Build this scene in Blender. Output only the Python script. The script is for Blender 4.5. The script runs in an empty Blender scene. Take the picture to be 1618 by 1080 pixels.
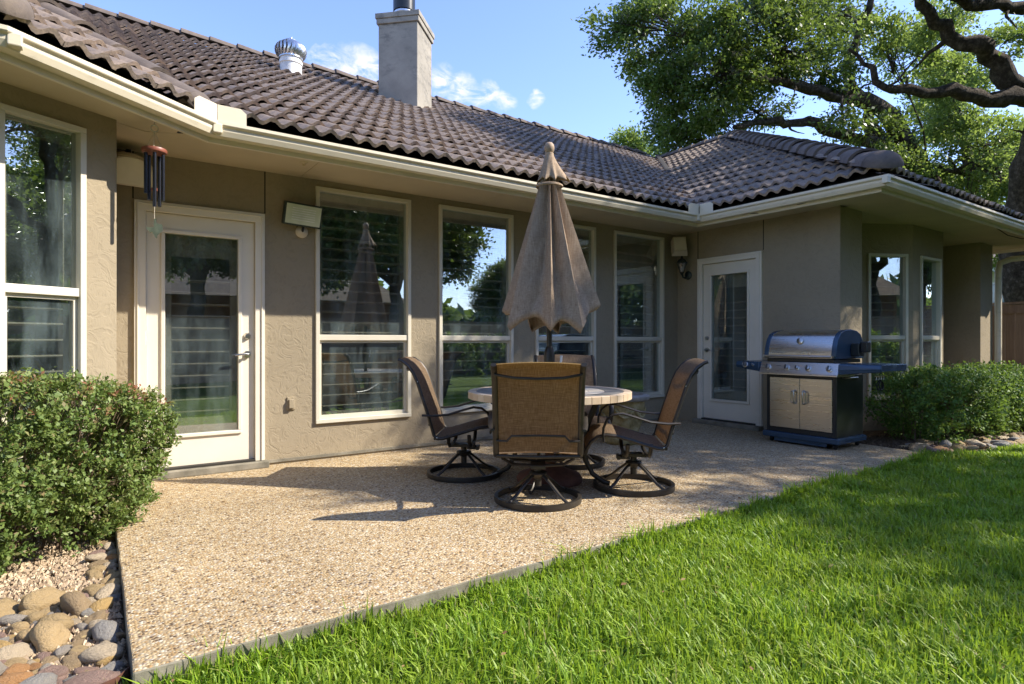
import bpy, math, random
import numpy as np
from mathutils import Matrix, Vector, Euler
random.seed(7)
R = math.radians
scene = bpy.context.scene
COL = scene.collection

# ------------------------------------------------------------------ camera
cam_d = bpy.data.cameras.new("Camera")
cam = bpy.data.objects.new("Camera", cam_d); COL.objects.link(cam)
cam.location = (0, 0, 1.074)
cam.rotation_euler = (R(90), 0, R(55.008 - 90))
cam_d.sensor_width = 36; cam_d.lens = 945 / 1618 * 36
cam_d.clip_start = 0.05; cam_d.clip_end = 2000
scene.camera = cam

# ------------------------------------------------------------------ sky, sun, exposure
SX, SY, TE = 0.8176, -0.5758, 0.8637          # towards the sun
EL = math.atan(TE); AZ = math.atan2(SY, SX)
world = bpy.data.worlds.new("World"); scene.world = world; world.use_nodes = True
wt = world.node_tree; wn = wt.nodes; wl = wt.links; wn.clear()
wo = wn.new("ShaderNodeOutputWorld"); bg = wn.new("ShaderNodeBackground")
sky = wn.new("ShaderNodeTexSky"); sky.sky_type = 'NISHITA'; sky.sun_disc = False
sky.sun_elevation = EL; sky.sun_rotation = R(90) - AZ
sky.altitude = 200; sky.air_density = 1.0; sky.dust_density = 0.3; sky.ozone_density = 3.5
bg.inputs[1].default_value = 0.15
geo = wn.new("ShaderNodeTexCoord")
def wmath(op, a, b=None, clamp=False):
    n = wn.new("ShaderNodeMath"); n.operation = op; n.use_clamp = clamp
    for i, v in enumerate((a, b)):
        if v is None: continue
        if isinstance(v, (int, float)): n.inputs[i].default_value = v
        else: wl.new(v, n.inputs[i])
    return n.outputs[0]
cloud = None
cw = wn.new("ShaderNodeTexNoise"); cw.inputs['Scale'].default_value = 14; cw.inputs['Detail'].default_value = 5; wl.new(geo.outputs['Generated'], cw.inputs['Vector'])
cs = wn.new("ShaderNodeVectorMath"); cs.operation = 'SUBTRACT'; wl.new(cw.outputs['Color'], cs.inputs[0]); cs.inputs[1].default_value = (.5, .5, .5)
cm = wn.new("ShaderNodeVectorMath"); cm.operation = 'SCALE'; wl.new(cs.outputs[0], cm.inputs[0]); cm.inputs['Scale'].default_value = .085
cd = wn.new("ShaderNodeVectorMath"); cd.operation = 'ADD'; wl.new(geo.outputs['Generated'], cd.inputs[0]); wl.new(cm.outputs[0], cd.inputs[1])
for d, rad in (((0.3165, .8588, .4027), .046), ((.335, .863, .378), .042), ((.2759, .8639, .4215), .024), ((.4361, .8062, .3999), .026),
               ((.4620, .7965, .3905), .026), ((.4900, .7830, .3810), .026), ((.5163, .7701, .3747), .022), ((.56, .7385, .3754), .015)):
    vm = wn.new("ShaderNodeVectorMath"); vm.operation = 'DISTANCE'
    wl.new(cd.outputs[0], vm.inputs[0]); vm.inputs[1].default_value = d
    m = wmath('SUBTRACT', 1.0, wmath('DIVIDE', vm.outputs['Value'], rad), True)
    cloud = m if cloud is None else wmath('MAXIMUM', cloud, m)
mp = wn.new("ShaderNodeMapping"); mp.inputs['Scale'].default_value = (16, 16, 34)
wl.new(geo.outputs['Generated'], mp.inputs[0])
ns = wn.new("ShaderNodeTexNoise"); ns.inputs['Scale'].default_value = 1.6; ns.inputs['Detail'].default_value = 8; ns.inputs['Roughness'].default_value = .62
ns.inputs['Distortion'].default_value = .6
wl.new(mp.outputs[0], ns.inputs['Vector'])
cl = wmath('MULTIPLY', wmath('MULTIPLY', wmath('SUBTRACT', ns.outputs[0], .39, True), 5.5), wmath('POWER', cloud, .8), True)
mx = wn.new("ShaderNodeMix"); mx.data_type = 'RGBA'
wl.new(cl, mx.inputs[0]); wl.new(sky.outputs[0], mx.inputs[6]); mx.inputs[7].default_value = (3.6, 3.7, 3.9, 1)
tn = wn.new("ShaderNodeMix"); tn.data_type = 'RGBA'; tn.blend_type = 'MULTIPLY'; tn.inputs[0].default_value = 1
wl.new(mx.outputs[2], tn.inputs[6]); tn.inputs[7].default_value = (1.0, .93, 1.06, 1)
wl.new(tn.outputs[2], bg.inputs[0]); wl.new(bg.outputs[0], wo.inputs[0])

sun_d = bpy.data.lights.new("sun", 'SUN'); sun_d.energy = 3.9; sun_d.angle = R(0.55); sun_d.color = (1, .93, .82)
sun = bpy.data.objects.new("sun", sun_d); COL.objects.link(sun)
sun.location = (20, -12, 20)
sun.rotation_euler = Vector((SX, SY, TE)).to_track_quat('Z', 'Y').to_euler()

vs = scene.view_settings
vs.view_transform = 'Standard'; vs.look = 'None'; vs.gamma = 1; vs.exposure = 1.3
vs.use_curve_mapping = False
scene.cycles.use_denoising = True
scene.cycles.max_bounces = 8; scene.cycles.transparent_max_bounces = 12
scene.cycles.sample_clamp_indirect = 6

# ------------------------------------------------------------------ material helpers
class NT:
    def __init__(s, name):
        s.m = bpy.data.materials.new(name); s.m.use_nodes = True
        s.t = s.m.node_tree; s.n = s.t.nodes; s.l = s.t.links; s.n.clear()
        s.out = s.n.new("ShaderNodeOutputMaterial")
    def node(s, typ, **kw):
        n = s.n.new(typ)
        for k, v in kw.items(): setattr(n, k, v)
        return n
    def put(s, sock, v):
        if v is None: return
        if isinstance(v, bpy.types.NodeSocket): s.l.new(v, sock)
        else:
            if isinstance(v, tuple) and len(v) == 3 and sock.type == 'RGBA': v = v + (1,)
            sock.default_value = v
    def coord(s, scale=(1, 1, 1), kind='Object', rot=(0, 0, 0)):
        c = s.node("ShaderNodeTexCoord")
        if scale == (1, 1, 1) and rot == (0, 0, 0): return c.outputs[kind]
        m = s.node("ShaderNodeMapping"); m.inputs['Scale'].default_value = scale; m.inputs['Rotation'].default_value = rot
        s.l.new(c.outputs[kind], m.inputs[0]); return m.outputs[0]
    def noise(s, scale, detail=3, rough=.55, vec=None, dist=0, out=0):
        n = s.node("ShaderNodeTexNoise"); n.inputs['Scale'].default_value = scale; n.inputs['Detail'].default_value = detail
        n.inputs['Roughness'].default_value = rough; n.inputs['Distortion'].default_value = dist
        s.put(n.inputs['Vector'], vec if vec is not None else s.coord()); return n.outputs[out]
    def voronoi(s, scale, vec=None, feature='F1', out='Distance', rnd=1):
        n = s.node("ShaderNodeTexVoronoi", feature=feature); n.inputs['Scale'].default_value = scale; n.inputs['Randomness'].default_value = rnd
        s.put(n.inputs['Vector'], vec if vec is not None else s.coord()); return n.outputs[out]
    def ramp(s, fac, stops, interp='LINEAR'):
        n = s.node("ShaderNodeValToRGB"); n.color_ramp.interpolation = interp
        e = n.color_ramp.elements
        while len(e) < len(stops): e.new(.5)
        for x, (p, c) in zip(e, stops):
            x.position = p; x.color = (c + (1,)) if isinstance(c, tuple) else (c, c, c, 1)
        s.put(n.inputs[0], fac); return n.outputs[0]
    def mix(s, fac, a, b, blend='MIX'):
        n = s.node("ShaderNodeMix", data_type='RGBA', blend_type=blend)
        s.put(n.inputs[0], fac); s.put(n.inputs[6], a); s.put(n.inputs[7], b); return n.outputs[2]
    def math(s, op, a, b=None, clamp=False):
        n = s.node("ShaderNodeMath", operation=op, use_clamp=clamp)
        s.put(n.inputs[0], a)
        if b is not None: s.put(n.inputs[1], b)
        return n.outputs[0]
    def bump(s, h, strength=.5, dist=.01):
        n = s.node("ShaderNodeBump"); n.inputs['Strength'].default_value = strength; n.inputs['Distance'].default_value = dist
        s.put(n.inputs['Height'], h); return n.outputs[0]
    def bsdf(s, col, rough=.6, metal=0., normal=None, spec=.5, **kw):
        n = s.node("ShaderNodeBsdfPrincipled")
        s.put(n.inputs['Base Color'], col); s.put(n.inputs['Roughness'], rough); s.put(n.inputs['Metallic'], metal)
        s.put(n.inputs['Specular IOR Level'], spec)
        if normal is not None: s.put(n.inputs['Normal'], normal)
        for k, v in kw.items(): s.put(n.inputs[k], v)
        return n.outputs[0]
    def done(s, sh):
        s.l.new(sh, s.out.inputs[0]); return s.m
    def island(s):
        return s.node("ShaderNodeNewGeometry").outputs['Random Per Island']
    def objrand(s):
        return s.node("ShaderNodeObjectInfo").outputs['Random']

def simple(name, col, rough=.6, metal=0., var=.25, vs_=6., bump=.0, bs=60., spec=.5, dist=.003):
    t = NT(name)
    a = tuple(c * (1 - var) for c in col); b = tuple(min(1, c * (1 + var * .7)) for c in col)
    c = t.ramp(t.noise(vs_, 4), [(.3, a), (.7, b)])
    nrm = t.bump(t.noise(bs, 3), bump, dist) if bump else None
    return t.done(t.bsdf(c, rough, metal, nrm, spec))

M = {}
# stucco with skip-trowel relief
def stucco(name, col):
    t = NT(name)
    v = t.coord()
    big = t.noise(1.1, 4, .6, v)
    lace = t.ramp(t.noise(9, 3, .55, v, 1.6), [(.36, 0.), (.47, 1.), (.54, .85), (.66, .15)])
    fine = t.noise(120, 2, .5, v)
    h = t.math('ADD', t.math('MULTIPLY', lace, .8), t.math('MULTIPLY', fine, .35))
    c = t.ramp(big, [(.25, tuple(x * .84 for x in col)), (.75, tuple(x * 1.1 for x in col))])
    c = t.mix(.25, c, t.ramp(lace, [(0, tuple(x * .8 for x in col)), (1, tuple(x * 1.08 for x in col))]))
    c = t.mix(t.ramp(t.noise(3.2, 5, .7, t.coord((1, 1, .25))), [(.58, 0.), (.8, .35)]), c, tuple(x * .55 for x in col))
    return t.done(t.bsdf(c, .92, 0, t.bump(h, .45, .005), .2))
M['stucco'] = stucco('stucco_wall', (.325, .268, .182))
def chim():
    t = NT('chimney_stucco'); v = t.coord()
    c = t.ramp(t.noise(2.2, 5, .65, v), [(.3, (.27, .25, .215)), (.7, (.38, .35, .295))])
    st = t.math('MULTIPLY', t.ramp(t.noise(4.5, 6, .75, t.coord((1.2, 1.2, 2.6))), [(.48, 0.), (.62, 1.)]), t.ramp(t.noise(1.3, 2, .5, v), [(.38, 0.), (.55, .9)]))
    c = t.mix(t.math('MULTIPLY', st, .6), c, (.10, .10, .10))
    return t.done(t.bsdf(c, .95, 0, t.bump(t.noise(40, 4, .6, v), .4, .006), .2))
M['chimney'] = chim()
M['soffit'] = simple('soffit_paint', (.56, .46, .31), .8, var=.10, vs_=2.2, bump=.08, bs=30)
M['trim'] = simple('cream_trim_paint', (.70, .63, .49), .5, var=.08, vs_=5, bump=.05, bs=40)
M['frame'] = simple('window_frame_paint', (.64, .585, .46), .45, var=.06, vs_=4)
M['door'] = simple('door_paint', (.76, .69, .56), .4, var=.05, vs_=3)
M['gutter'] = (lambda t: t.done(t.bsdf(t.mix(t.ramp(t.noise(6, 5, .7, t.coord((1, 1, 3))), [(.55, 0.), (.75, .45)]), (.70, .62, .46), (.33, .29, .2)), .4, 0, None, .5)))(NT('gutter_enamel'))
M['dark_gap'] = simple('dark_joint', (.03, .026, .02), .9)
def tile_mat(name='concrete_roof_tile', k=1.25):
    t = NT(name); g = t.node("ShaderNodeNewGeometry").outputs['Position']
    isl = t.island()
    c = t.ramp(isl, [(0, (.070, .060, .058)), (.25, (.115, .094, .083)), (.5, (.15, .12, .10)), (.75, (.105, .09, .085)), (.9, (.185, .145, .115)), (1, (.13, .105, .09))])
    c = t.mix(t.ramp(t.noise(6, 6, .75, g), [(.44, 0.), (.68, .8)]), c, (.29, .22, .155))
    c = t.mix(t.ramp(t.noise(1.1, 3, .6, g), [(.45, 0.), (.7, .35)]), c, (.19, .15, .12))
    n2 = t.noise(45, 3, .6, g)
    c = t.mix(t.ramp(n2, [(.52, 0.), (.75, .6)]), c, (.05, .044, .042))
    c = t.mix(1., c, (k, k, k), 'MULTIPLY')
    return t.done(t.bsdf(c, .8, 0, t.bump(n2, .6, .005), .3))
M['tile'] = tile_mat(); M['tile_edge'] = tile_mat('tile_cut_edge', 2.0)
def cap_mat():
    t = NT('ridge_cap_concrete'); g = t.node("ShaderNodeNewGeometry").outputs['Position']
    c = t.ramp(t.noise(5, 6, .7, g), [(.3, (.085, .07, .062)), (.55, (.15, .12, .10)), (.75, (.23, .18, .135))])
    return t.done(t.bsdf(c, .85, 0, t.bump(t.noise(60, 4, .6, g), .5, .004), .3))
M['cap'] = cap_mat()
M['underlay'] = simple('roof_underlay', (.03, .027, .025), .95)
def patio_mat():
    t = NT('exposed_aggregate'); v = t.coord()
    vw = t.mix(.02, v, t.noise(30, 2, .5, v, 0, 1))
    cell = t.voronoi(86, v, 'F1', 'Color')
    sep = t.node("ShaderNodeSeparateColor"); t.l.new(cell, sep.inputs[0])
    d = t.voronoi(86, v, 'F1', 'Distance')
    peb = t.ramp(sep.outputs[0], [(0, (.12, .075, .04)), (.11, (.36, .23, .10)), (.35, (.50, .365, .19)), (.6, (.55, .435, .265)), (.8, (.60, .51, .36)), (.93, (.36, .28, .21)), (.96, (.70, .62, .48))], 'CONSTANT')
    c = t.mix(t.ramp(d, [(.45, 0.), (.75, .8)]), peb, (.36, .27, .16))
    big = t.math('MULTIPLY', t.ramp(t.noise(.9, 5, .65, v), [(.3, .70), (.7, 1.0)]), t.ramp(t.noise(3.1, 5, .7, v, .6), [(.60, 1.), (.72, .80)]))
    c = t.mix(1, c, big, 'MULTIPLY')
    h = t.ramp(d, [(0, 1.), (.7, 0.)])
    return t.done(t.bsdf(c, .75, 0, t.bump(h, .8, .005), .35))
M['patio'] = patio_mat()
def conc():
    t = NT('slab_edge_concrete'); v = t.coord()
    c = t.ramp(t.noise(5, 5, .7, v), [(.3, (.13, .12, .09)), (.7, (.30, .27, .21))])
    return t.done(t.bsdf(c, .9, 0, t.bump(t.noise(70, 4, .6, v), .5, .004), .2))
M['concrete'] = conc()
def lawn_mat():
    t = NT('lawn_soil_and_grass'); v = t.coord()
    c = t.ramp(t.noise(1.3, 4, .6, v), [(.3, (.07, .11, .02)), (.7, (.13, .20, .032))])
    c = t.mix(t.ramp(t.noise(55, 4, .7, v), [(.4, 0.), (.7, .6)]), c, (.035, .055, .012))
    return t.done(t.bsdf(c, .9, 0, t.bump(t.noise(90, 3, .6, v), 1., .03), .1))
M['lawn'] = lawn_mat()
M['soil'] = simple('bed_mulch', (.12, .085, .055), .95, var=.5, vs_=30, bump=.9, bs=55, dist=.02, spec=.1)
def leaf(name, stops, rough=.45, trans=.35, tcol=(.30, .42, .06), patch=None):
    t = NT(name)
    c = t.ramp(t.island(), stops)
    if patch:
        g = t.node('ShaderNodeNewGeometry').outputs['Position']
        c = t.mix(t.ramp(t.noise(patch[0], 4, .6, g), [(.40, 0.), (.68, patch[2])]), c, patch[1])
    p = t.bsdf(c, rough, 0, None, .45)
    tr = t.node("ShaderNodeBsdfTranslucent"); t.l.new(t.mix(.6, c, tcol), tr.inputs[0])
    mxs = t.node("ShaderNodeMixShader"); mxs.inputs[0].default_value = trans
    t.l.new(p, mxs.inputs[1]); t.l.new(tr.outputs[0], mxs.inputs[2])
    return t.done(mxs.outputs[0])
M['grass'] = leaf('grass_blades', [(0, (.09, .19, .012)), (.4, (.20, .34, .02)), (.8, (.31, .45, .035)), (.93, (.38, .48, .065)), (1, (.42, .34, .15))], .5, .42, (.40, .55, .04), (1.7, (.25, .33, .035), .6))
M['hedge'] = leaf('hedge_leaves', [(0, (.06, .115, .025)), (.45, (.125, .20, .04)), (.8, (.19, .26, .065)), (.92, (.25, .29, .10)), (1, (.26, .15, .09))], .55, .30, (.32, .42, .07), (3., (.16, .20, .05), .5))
M['hedge_tip'] = leaf('hedge_new_growth', [(0, (.16, .20, .045)), (.45, (.21, .20, .06)), (.7, (.26, .13, .07)), (1, (.28, .09, .06))], .45, .3, (.4, .25, .08))
M['hedge2'] = leaf('green_hedge_leaves', [(0, (.03, .085, .015)), (.5, (.075, .17, .028)), (.9, (.17, .27, .045)), (1, (.25, .30, .08))], .6, .34)  # greener, slightly darker leaf mix than the left hedge
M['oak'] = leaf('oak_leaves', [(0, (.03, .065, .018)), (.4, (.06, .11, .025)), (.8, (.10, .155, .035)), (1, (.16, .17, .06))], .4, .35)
M['oak_light'] = leaf('painted_backlit_oak_leaves', [(0, (.06, .11, .025)), (.5, (.11, .18, .04)), (1, (.2, .25, .07))], .45, .5, (.38, .5, .09))  # paler copy of the oak leaves, backlight put into the colour
def bark():
    t = NT('oak_bark'); v = t.node("ShaderNodeNewGeometry").outputs['Position']
    c = t.ramp(t.noise(9, 6, .7, v), [(.3, (.028, .022, .018)), (.5, (.075, .06, .046)), (.7, (.19, .16, .13))])
    return t.done(t.bsdf(c, .95, 0, t.bump(t.noise(11, 6, .75, v, .5), 1., .09), .15))
M['bark'] = bark()
M['twig'] = simple('hedge_twig', (.14, .095, .06), .9, var=.3, vs_=20)
M['moss'] = leaf('ball_moss', [(0, (.11, .11, .075)), (1, (.22, .21, .15))], .8, .2, (.2, .2, .12))

def glass_mat():
    t = NT('window_glass')
    lw = t.node("ShaderNodeLayerWeight"); lw.inputs[0].default_value = .5
    f = t.math('ADD', t.math('MULTIPLY', t.math('POWER', lw.outputs['Facing'], 3.0), .72), .24, True)
    g = t.node("ShaderNodeBsdfGlossy"); g.inputs['Roughness'].default_value = .004
    n = t.bump(t.noise(1.7, 1, .4), .012, .05); t.l.new(n, g.inputs['Normal'])
    g.inputs[0].default_value = (.93, .97, 1, 1)
    tr = t.node("ShaderNodeBsdfTransparent"); tr.inputs[0].default_value = (.80, .86, .84, 1)
    m = t.node("ShaderNodeMixShader"); t.l.new(f, m.inputs[0]); t.l.new(tr.outputs[0], m.inputs[1]); t.l.new(g.outputs[0], m.inputs[2])
    # film of dust and dried streaks on the pane
    df = t.node("ShaderNodeBsdfDiffuse"); df.inputs[0].default_value = (.42, .52, .52, 1)
    st = t.noise(1, 5, .65, t.coord((9, 9, 1.4), rot=(.0, .25, 0))); bl = t.noise(2.6, 4, .6)
    fd = t.math('ADD', t.math('MULTIPLY', t.ramp(st, [(.45, 0.), (.75, 1.)]), .10), t.math('MULTIPLY', t.ramp(bl, [(.35, 0.), (.75, 1.)]), .06))
    m2 = t.node("ShaderNodeMixShader"); t.l.new(fd, m2.inputs[0]); t.l.new(m.outputs[0], m2.inputs[1]); t.l.new(df.outputs[0], m2.inputs[2])
    return t.done(m2.outputs[0])
M['glass'] = glass_mat()
M['slat'] = simple('shutter_slat_wood', (.56, .42, .32), .5, var=.15, vs_=8)
M['interior_wall'] = simple('interior_paint', (.34, .29, .24), .9)
M['interior_floor'] = simple('interior_wood_floor', (.16, .075, .035), .4, var=.3, vs_=4)
M['bronze'] = simple('dark_bronze_powder_coat', (.040, .034, .027), .42, .35, var=.25, vs_=15, bump=.1, bs=200)
M['chrome'] = simple('brushed_nickel', (.55, .53, .5), .28, 1.0, var=.05)
M['screw'] = simple('bright_screw', (.75, .75, .72), .3, .9, var=.05)
def sling():
    t = NT('woven_sling_fabric'); v = t.coord((1, 1, 1))
    w1 = t.noise(1, 2, .6, t.coord((20, 260, 20))); w2 = t.noise(1, 2, .6, t.coord((260, 12, 260)))
    f = t.math('MULTIPLY', t.math('ADD', w1, w2), .5)
    c = t.ramp(f, [(.36, (.105, .068, .042)), (.5, (.21, .145, .09)), (.64, (.33, .245, .16))])
    p = t.bsdf(c, .75, 0, t.bump(f, .3, .002), .25)
    tr = t.node("ShaderNodeBsdfTranslucent"); t.l.new(t.mix(.5, c, (.55, .37, .12)), tr.inputs[0])
    m = t.node("ShaderNodeMixShader"); m.inputs[0].default_value = .42
    t.l.new(p, m.inputs[1]); t.l.new(tr.outputs[0], m.inputs[2])
    return t.done(m.outputs[0])
M['sling'] = sling()
def canvas():
    t = NT('umbrella_canvas')
    f = t.math('MULTIPLY', t.math('ADD', t.noise(1, 3, .65, t.coord((90, 90, 12), rot=(0, .3, .3))), t.noise(1, 3, .6, t.coord((30, 30, 320)))), .5)
    c = t.ramp(f, [(.32, (.24, .165, .108)), (.5, (.38, .28, .19)), (.68, (.49, .385, .28))])
    c = t.mix(t.ramp(t.noise(3, 4, .6), [(.5, 0.), (.7, .35)]), c, (.20, .18, .16))
    p = t.bsdf(c, .85, 0, t.bump(f, .3, .003), .15)
    tr = t.node("ShaderNodeBsdfTranslucent"); t.l.new(c, tr.inputs[0])
    m = t.node("ShaderNodeMixShader"); m.inputs[0].default_value = .12
    t.l.new(p, m.inputs[1]); t.l.new(tr.outputs[0], m.inputs[2])
    return t.done(m.outputs[0])
M['canvas'] = canvas()
def stone_tile(name, stops, rough=.5):
    t = NT(name); r = t.objrand()
    c = t.mix(.4, t.ramp(r, stops), t.ramp(t.noise(14, 4, .6), stops))
    return t.done(t.bsdf(c, rough, 0, t.bump(t.noise(60, 3), .2, .002), .4))
M['tile_rim'] = stone_tile('travertine_rim_tile', [(0, (.50, .36, .22)), (.5, (.60, .46, .31)), (1, (.68, .56, .41))])
M['tile_dark'] = stone_tile('slate_mosaic_tile', [(0, (.10, .105, .10)), (.5, (.17, .165, .15)), (1, (.24, .22, .19))])
M['tile_light'] = stone_tile('cream_mosaic_tile', [(0, (.45, .38, .29)), (.5, (.55, .49, .40)), (1, (.62, .58, .5))])
M['grout'] = simple('tile_grout', (.38, .33, .26), .9)
M['rust'] = simple('rusted_steel', (.13, .055, .035), .8, .3, var=.4, vs_=12, bump=.3, bs=50)
def steel():
    t = NT('brushed_stainless')
    f = t.noise(1, 3, .6, t.coord((2, 2, 220)))
    r = t.ramp(t.noise(1, 3, .6, t.coord((3, 3, 60))), [(.3, .25), (.7, .34)])
    return t.done(t.bsdf((.62, .60, .565), r, 1, t.bump(f, .03, .001), .5))
M['steel'] = steel()
M['grill_sky_tint'] = simple('grill_enamel_sky_tint', (.045, .085, .14), .25, .3, var=.15, vs_=5)  # gunmetal enamel with the blue of the reflected sky put into its colour
M['grill_dark'] = simple('grill_black_enamel', (.018, .022, .024), .3, .1, var=.3, vs_=6)
M['knob'] = simple('grill_knob', (.11, .11, .11), .3, .7)
M['rubber'] = simple('black_rubber', (.012, .012, .012), .7)
def rock_mat():
    t = NT('river_rock'); r = t.objrand()
    c = t.ramp(r, [(0, (.33, .235, .13)), (.13, (.47, .31, .12)), (.22, (.29, .27, .24)), (.33, (.50, .40, .27)), (.46, (.29, .19, .15)), (.58, (.42, .30, .15)), (.70, (.34, .30, .25)), (.80, (.48, .34, .17)), (.93, (.42, .22, .09)), (.96, (.40, .32, .22))], 'CONSTANT')
    v = t.coord()
    c = t.mix(t.ramp(t.noise(9, 5, .65, v, .8), [(.54, 0.), (.70, .45)]), c, (.50, .41, .28))
    c = t.mix(t.ramp(t.noise(16, 4, .6, v, .5), [(.56, 0.), (.72, .5)]), c, (.13, .085, .05))
    return t.done(t.bsdf(c, .55, 0, t.bump(t.noise(4.5, 7, .72, v), .8, .035), .3))
M['rock'] = rock_mat()
def pebble_mat():
    t = NT('crushed_gravel'); c = t.ramp(t.island(), [(0, (.27, .19, .12)), (.4, (.44, .33, .21)), (.8, (.56, .45, .31)), (1, (.24, .16, .10))])
    return t.done(t.bsdf(c, .85, 0, None, .3))
M['gravel'] = pebble_mat()
def wood(name, a, b):
    t = NT(name); v = t.coord((14, 14, 1.2)); r = t.objrand()
    c = t.mix(.35, t.ramp(t.noise(1.5, 5, .65, v), [(.3, a), (.7, b)]), t.ramp(r, [(0, a), (1, b)]))
    return t.done(t.bsdf(c, .85, 0, t.bump(t.noise(6, 4, .6, v), .3, .004), .2))
M['fence'] = wood('cedar_fence_wood', (.19, .125, .085), (.34, .24, .165))
M['copper'] = simple('chime_redwood', (.24, .075, .045), .45, var=.2, vs_=20)
M['chime'] = simple('chime_aluminium', (.055, .055, .06), .25, .8, var=.1)
M['cord'] = simple('chime_cord', (.62, .55, .42), .8)
M['galv'] = simple('galvanised_metal', (.62, .63, .65), .3, .95, var=.15, vs_=8)
M['white_paint'] = simple('white_paint', (.75, .75, .73), .5)
M['speaker'] = simple('beige_speaker_plastic', (.62, .52, .38), .55, var=.08)
M['verdigris'] = simple('aged_lantern_metal', (.06, .075, .065), .5, .6, var=.4, vs_=25)
def lampglass():
    t = NT('frosted_flood_glass')
    s = t.math('ADD', t.math('MULTIPLY', t.node("ShaderNodeTexWave").outputs[1], 1.0), 0.)
    return t.done(t.bsdf(t.ramp(t.noise(5, 2), [(.3, (.50, .54, .40)), (.7, (.68, .70, .58))]), .18, 0, None, .6))
M['flood_glass'] = lampglass()
def urn_mat():
    t = NT('weathered_urn_concrete'); v = t.coord()
    c = t.ramp(t.noise(10, 6, .7, v), [(.3, (.17, .13, .05)), (.5, (.34, .27, .12)), (.7, (.50, .43, .26))])
    return t.done(t.bsdf(c, .85, 0, t.bump(t.noise(18, 5, .65, v), .9, .02), .3))
M['urn'] = urn_mat()
M['urn_rim'] = simple('grey_urn_rim', (.30, .28, .25), .85, var=.25, vs_=12, bump=.4, bs=40)
M['neigh_wall'] = simple('neighbour_wall_paint', (.55, .56, .36), .85, var=.1)
M['neigh_glass'] = simple('neighbour_window_glass', (.10, .16, .17), .08, 0, var=.1, spec=.9)
M['brick_wall'] = simple('neighbour_brick', (.26, .13, .085), .9, var=.3, vs_=30, bump=.3, bs=30)
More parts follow.
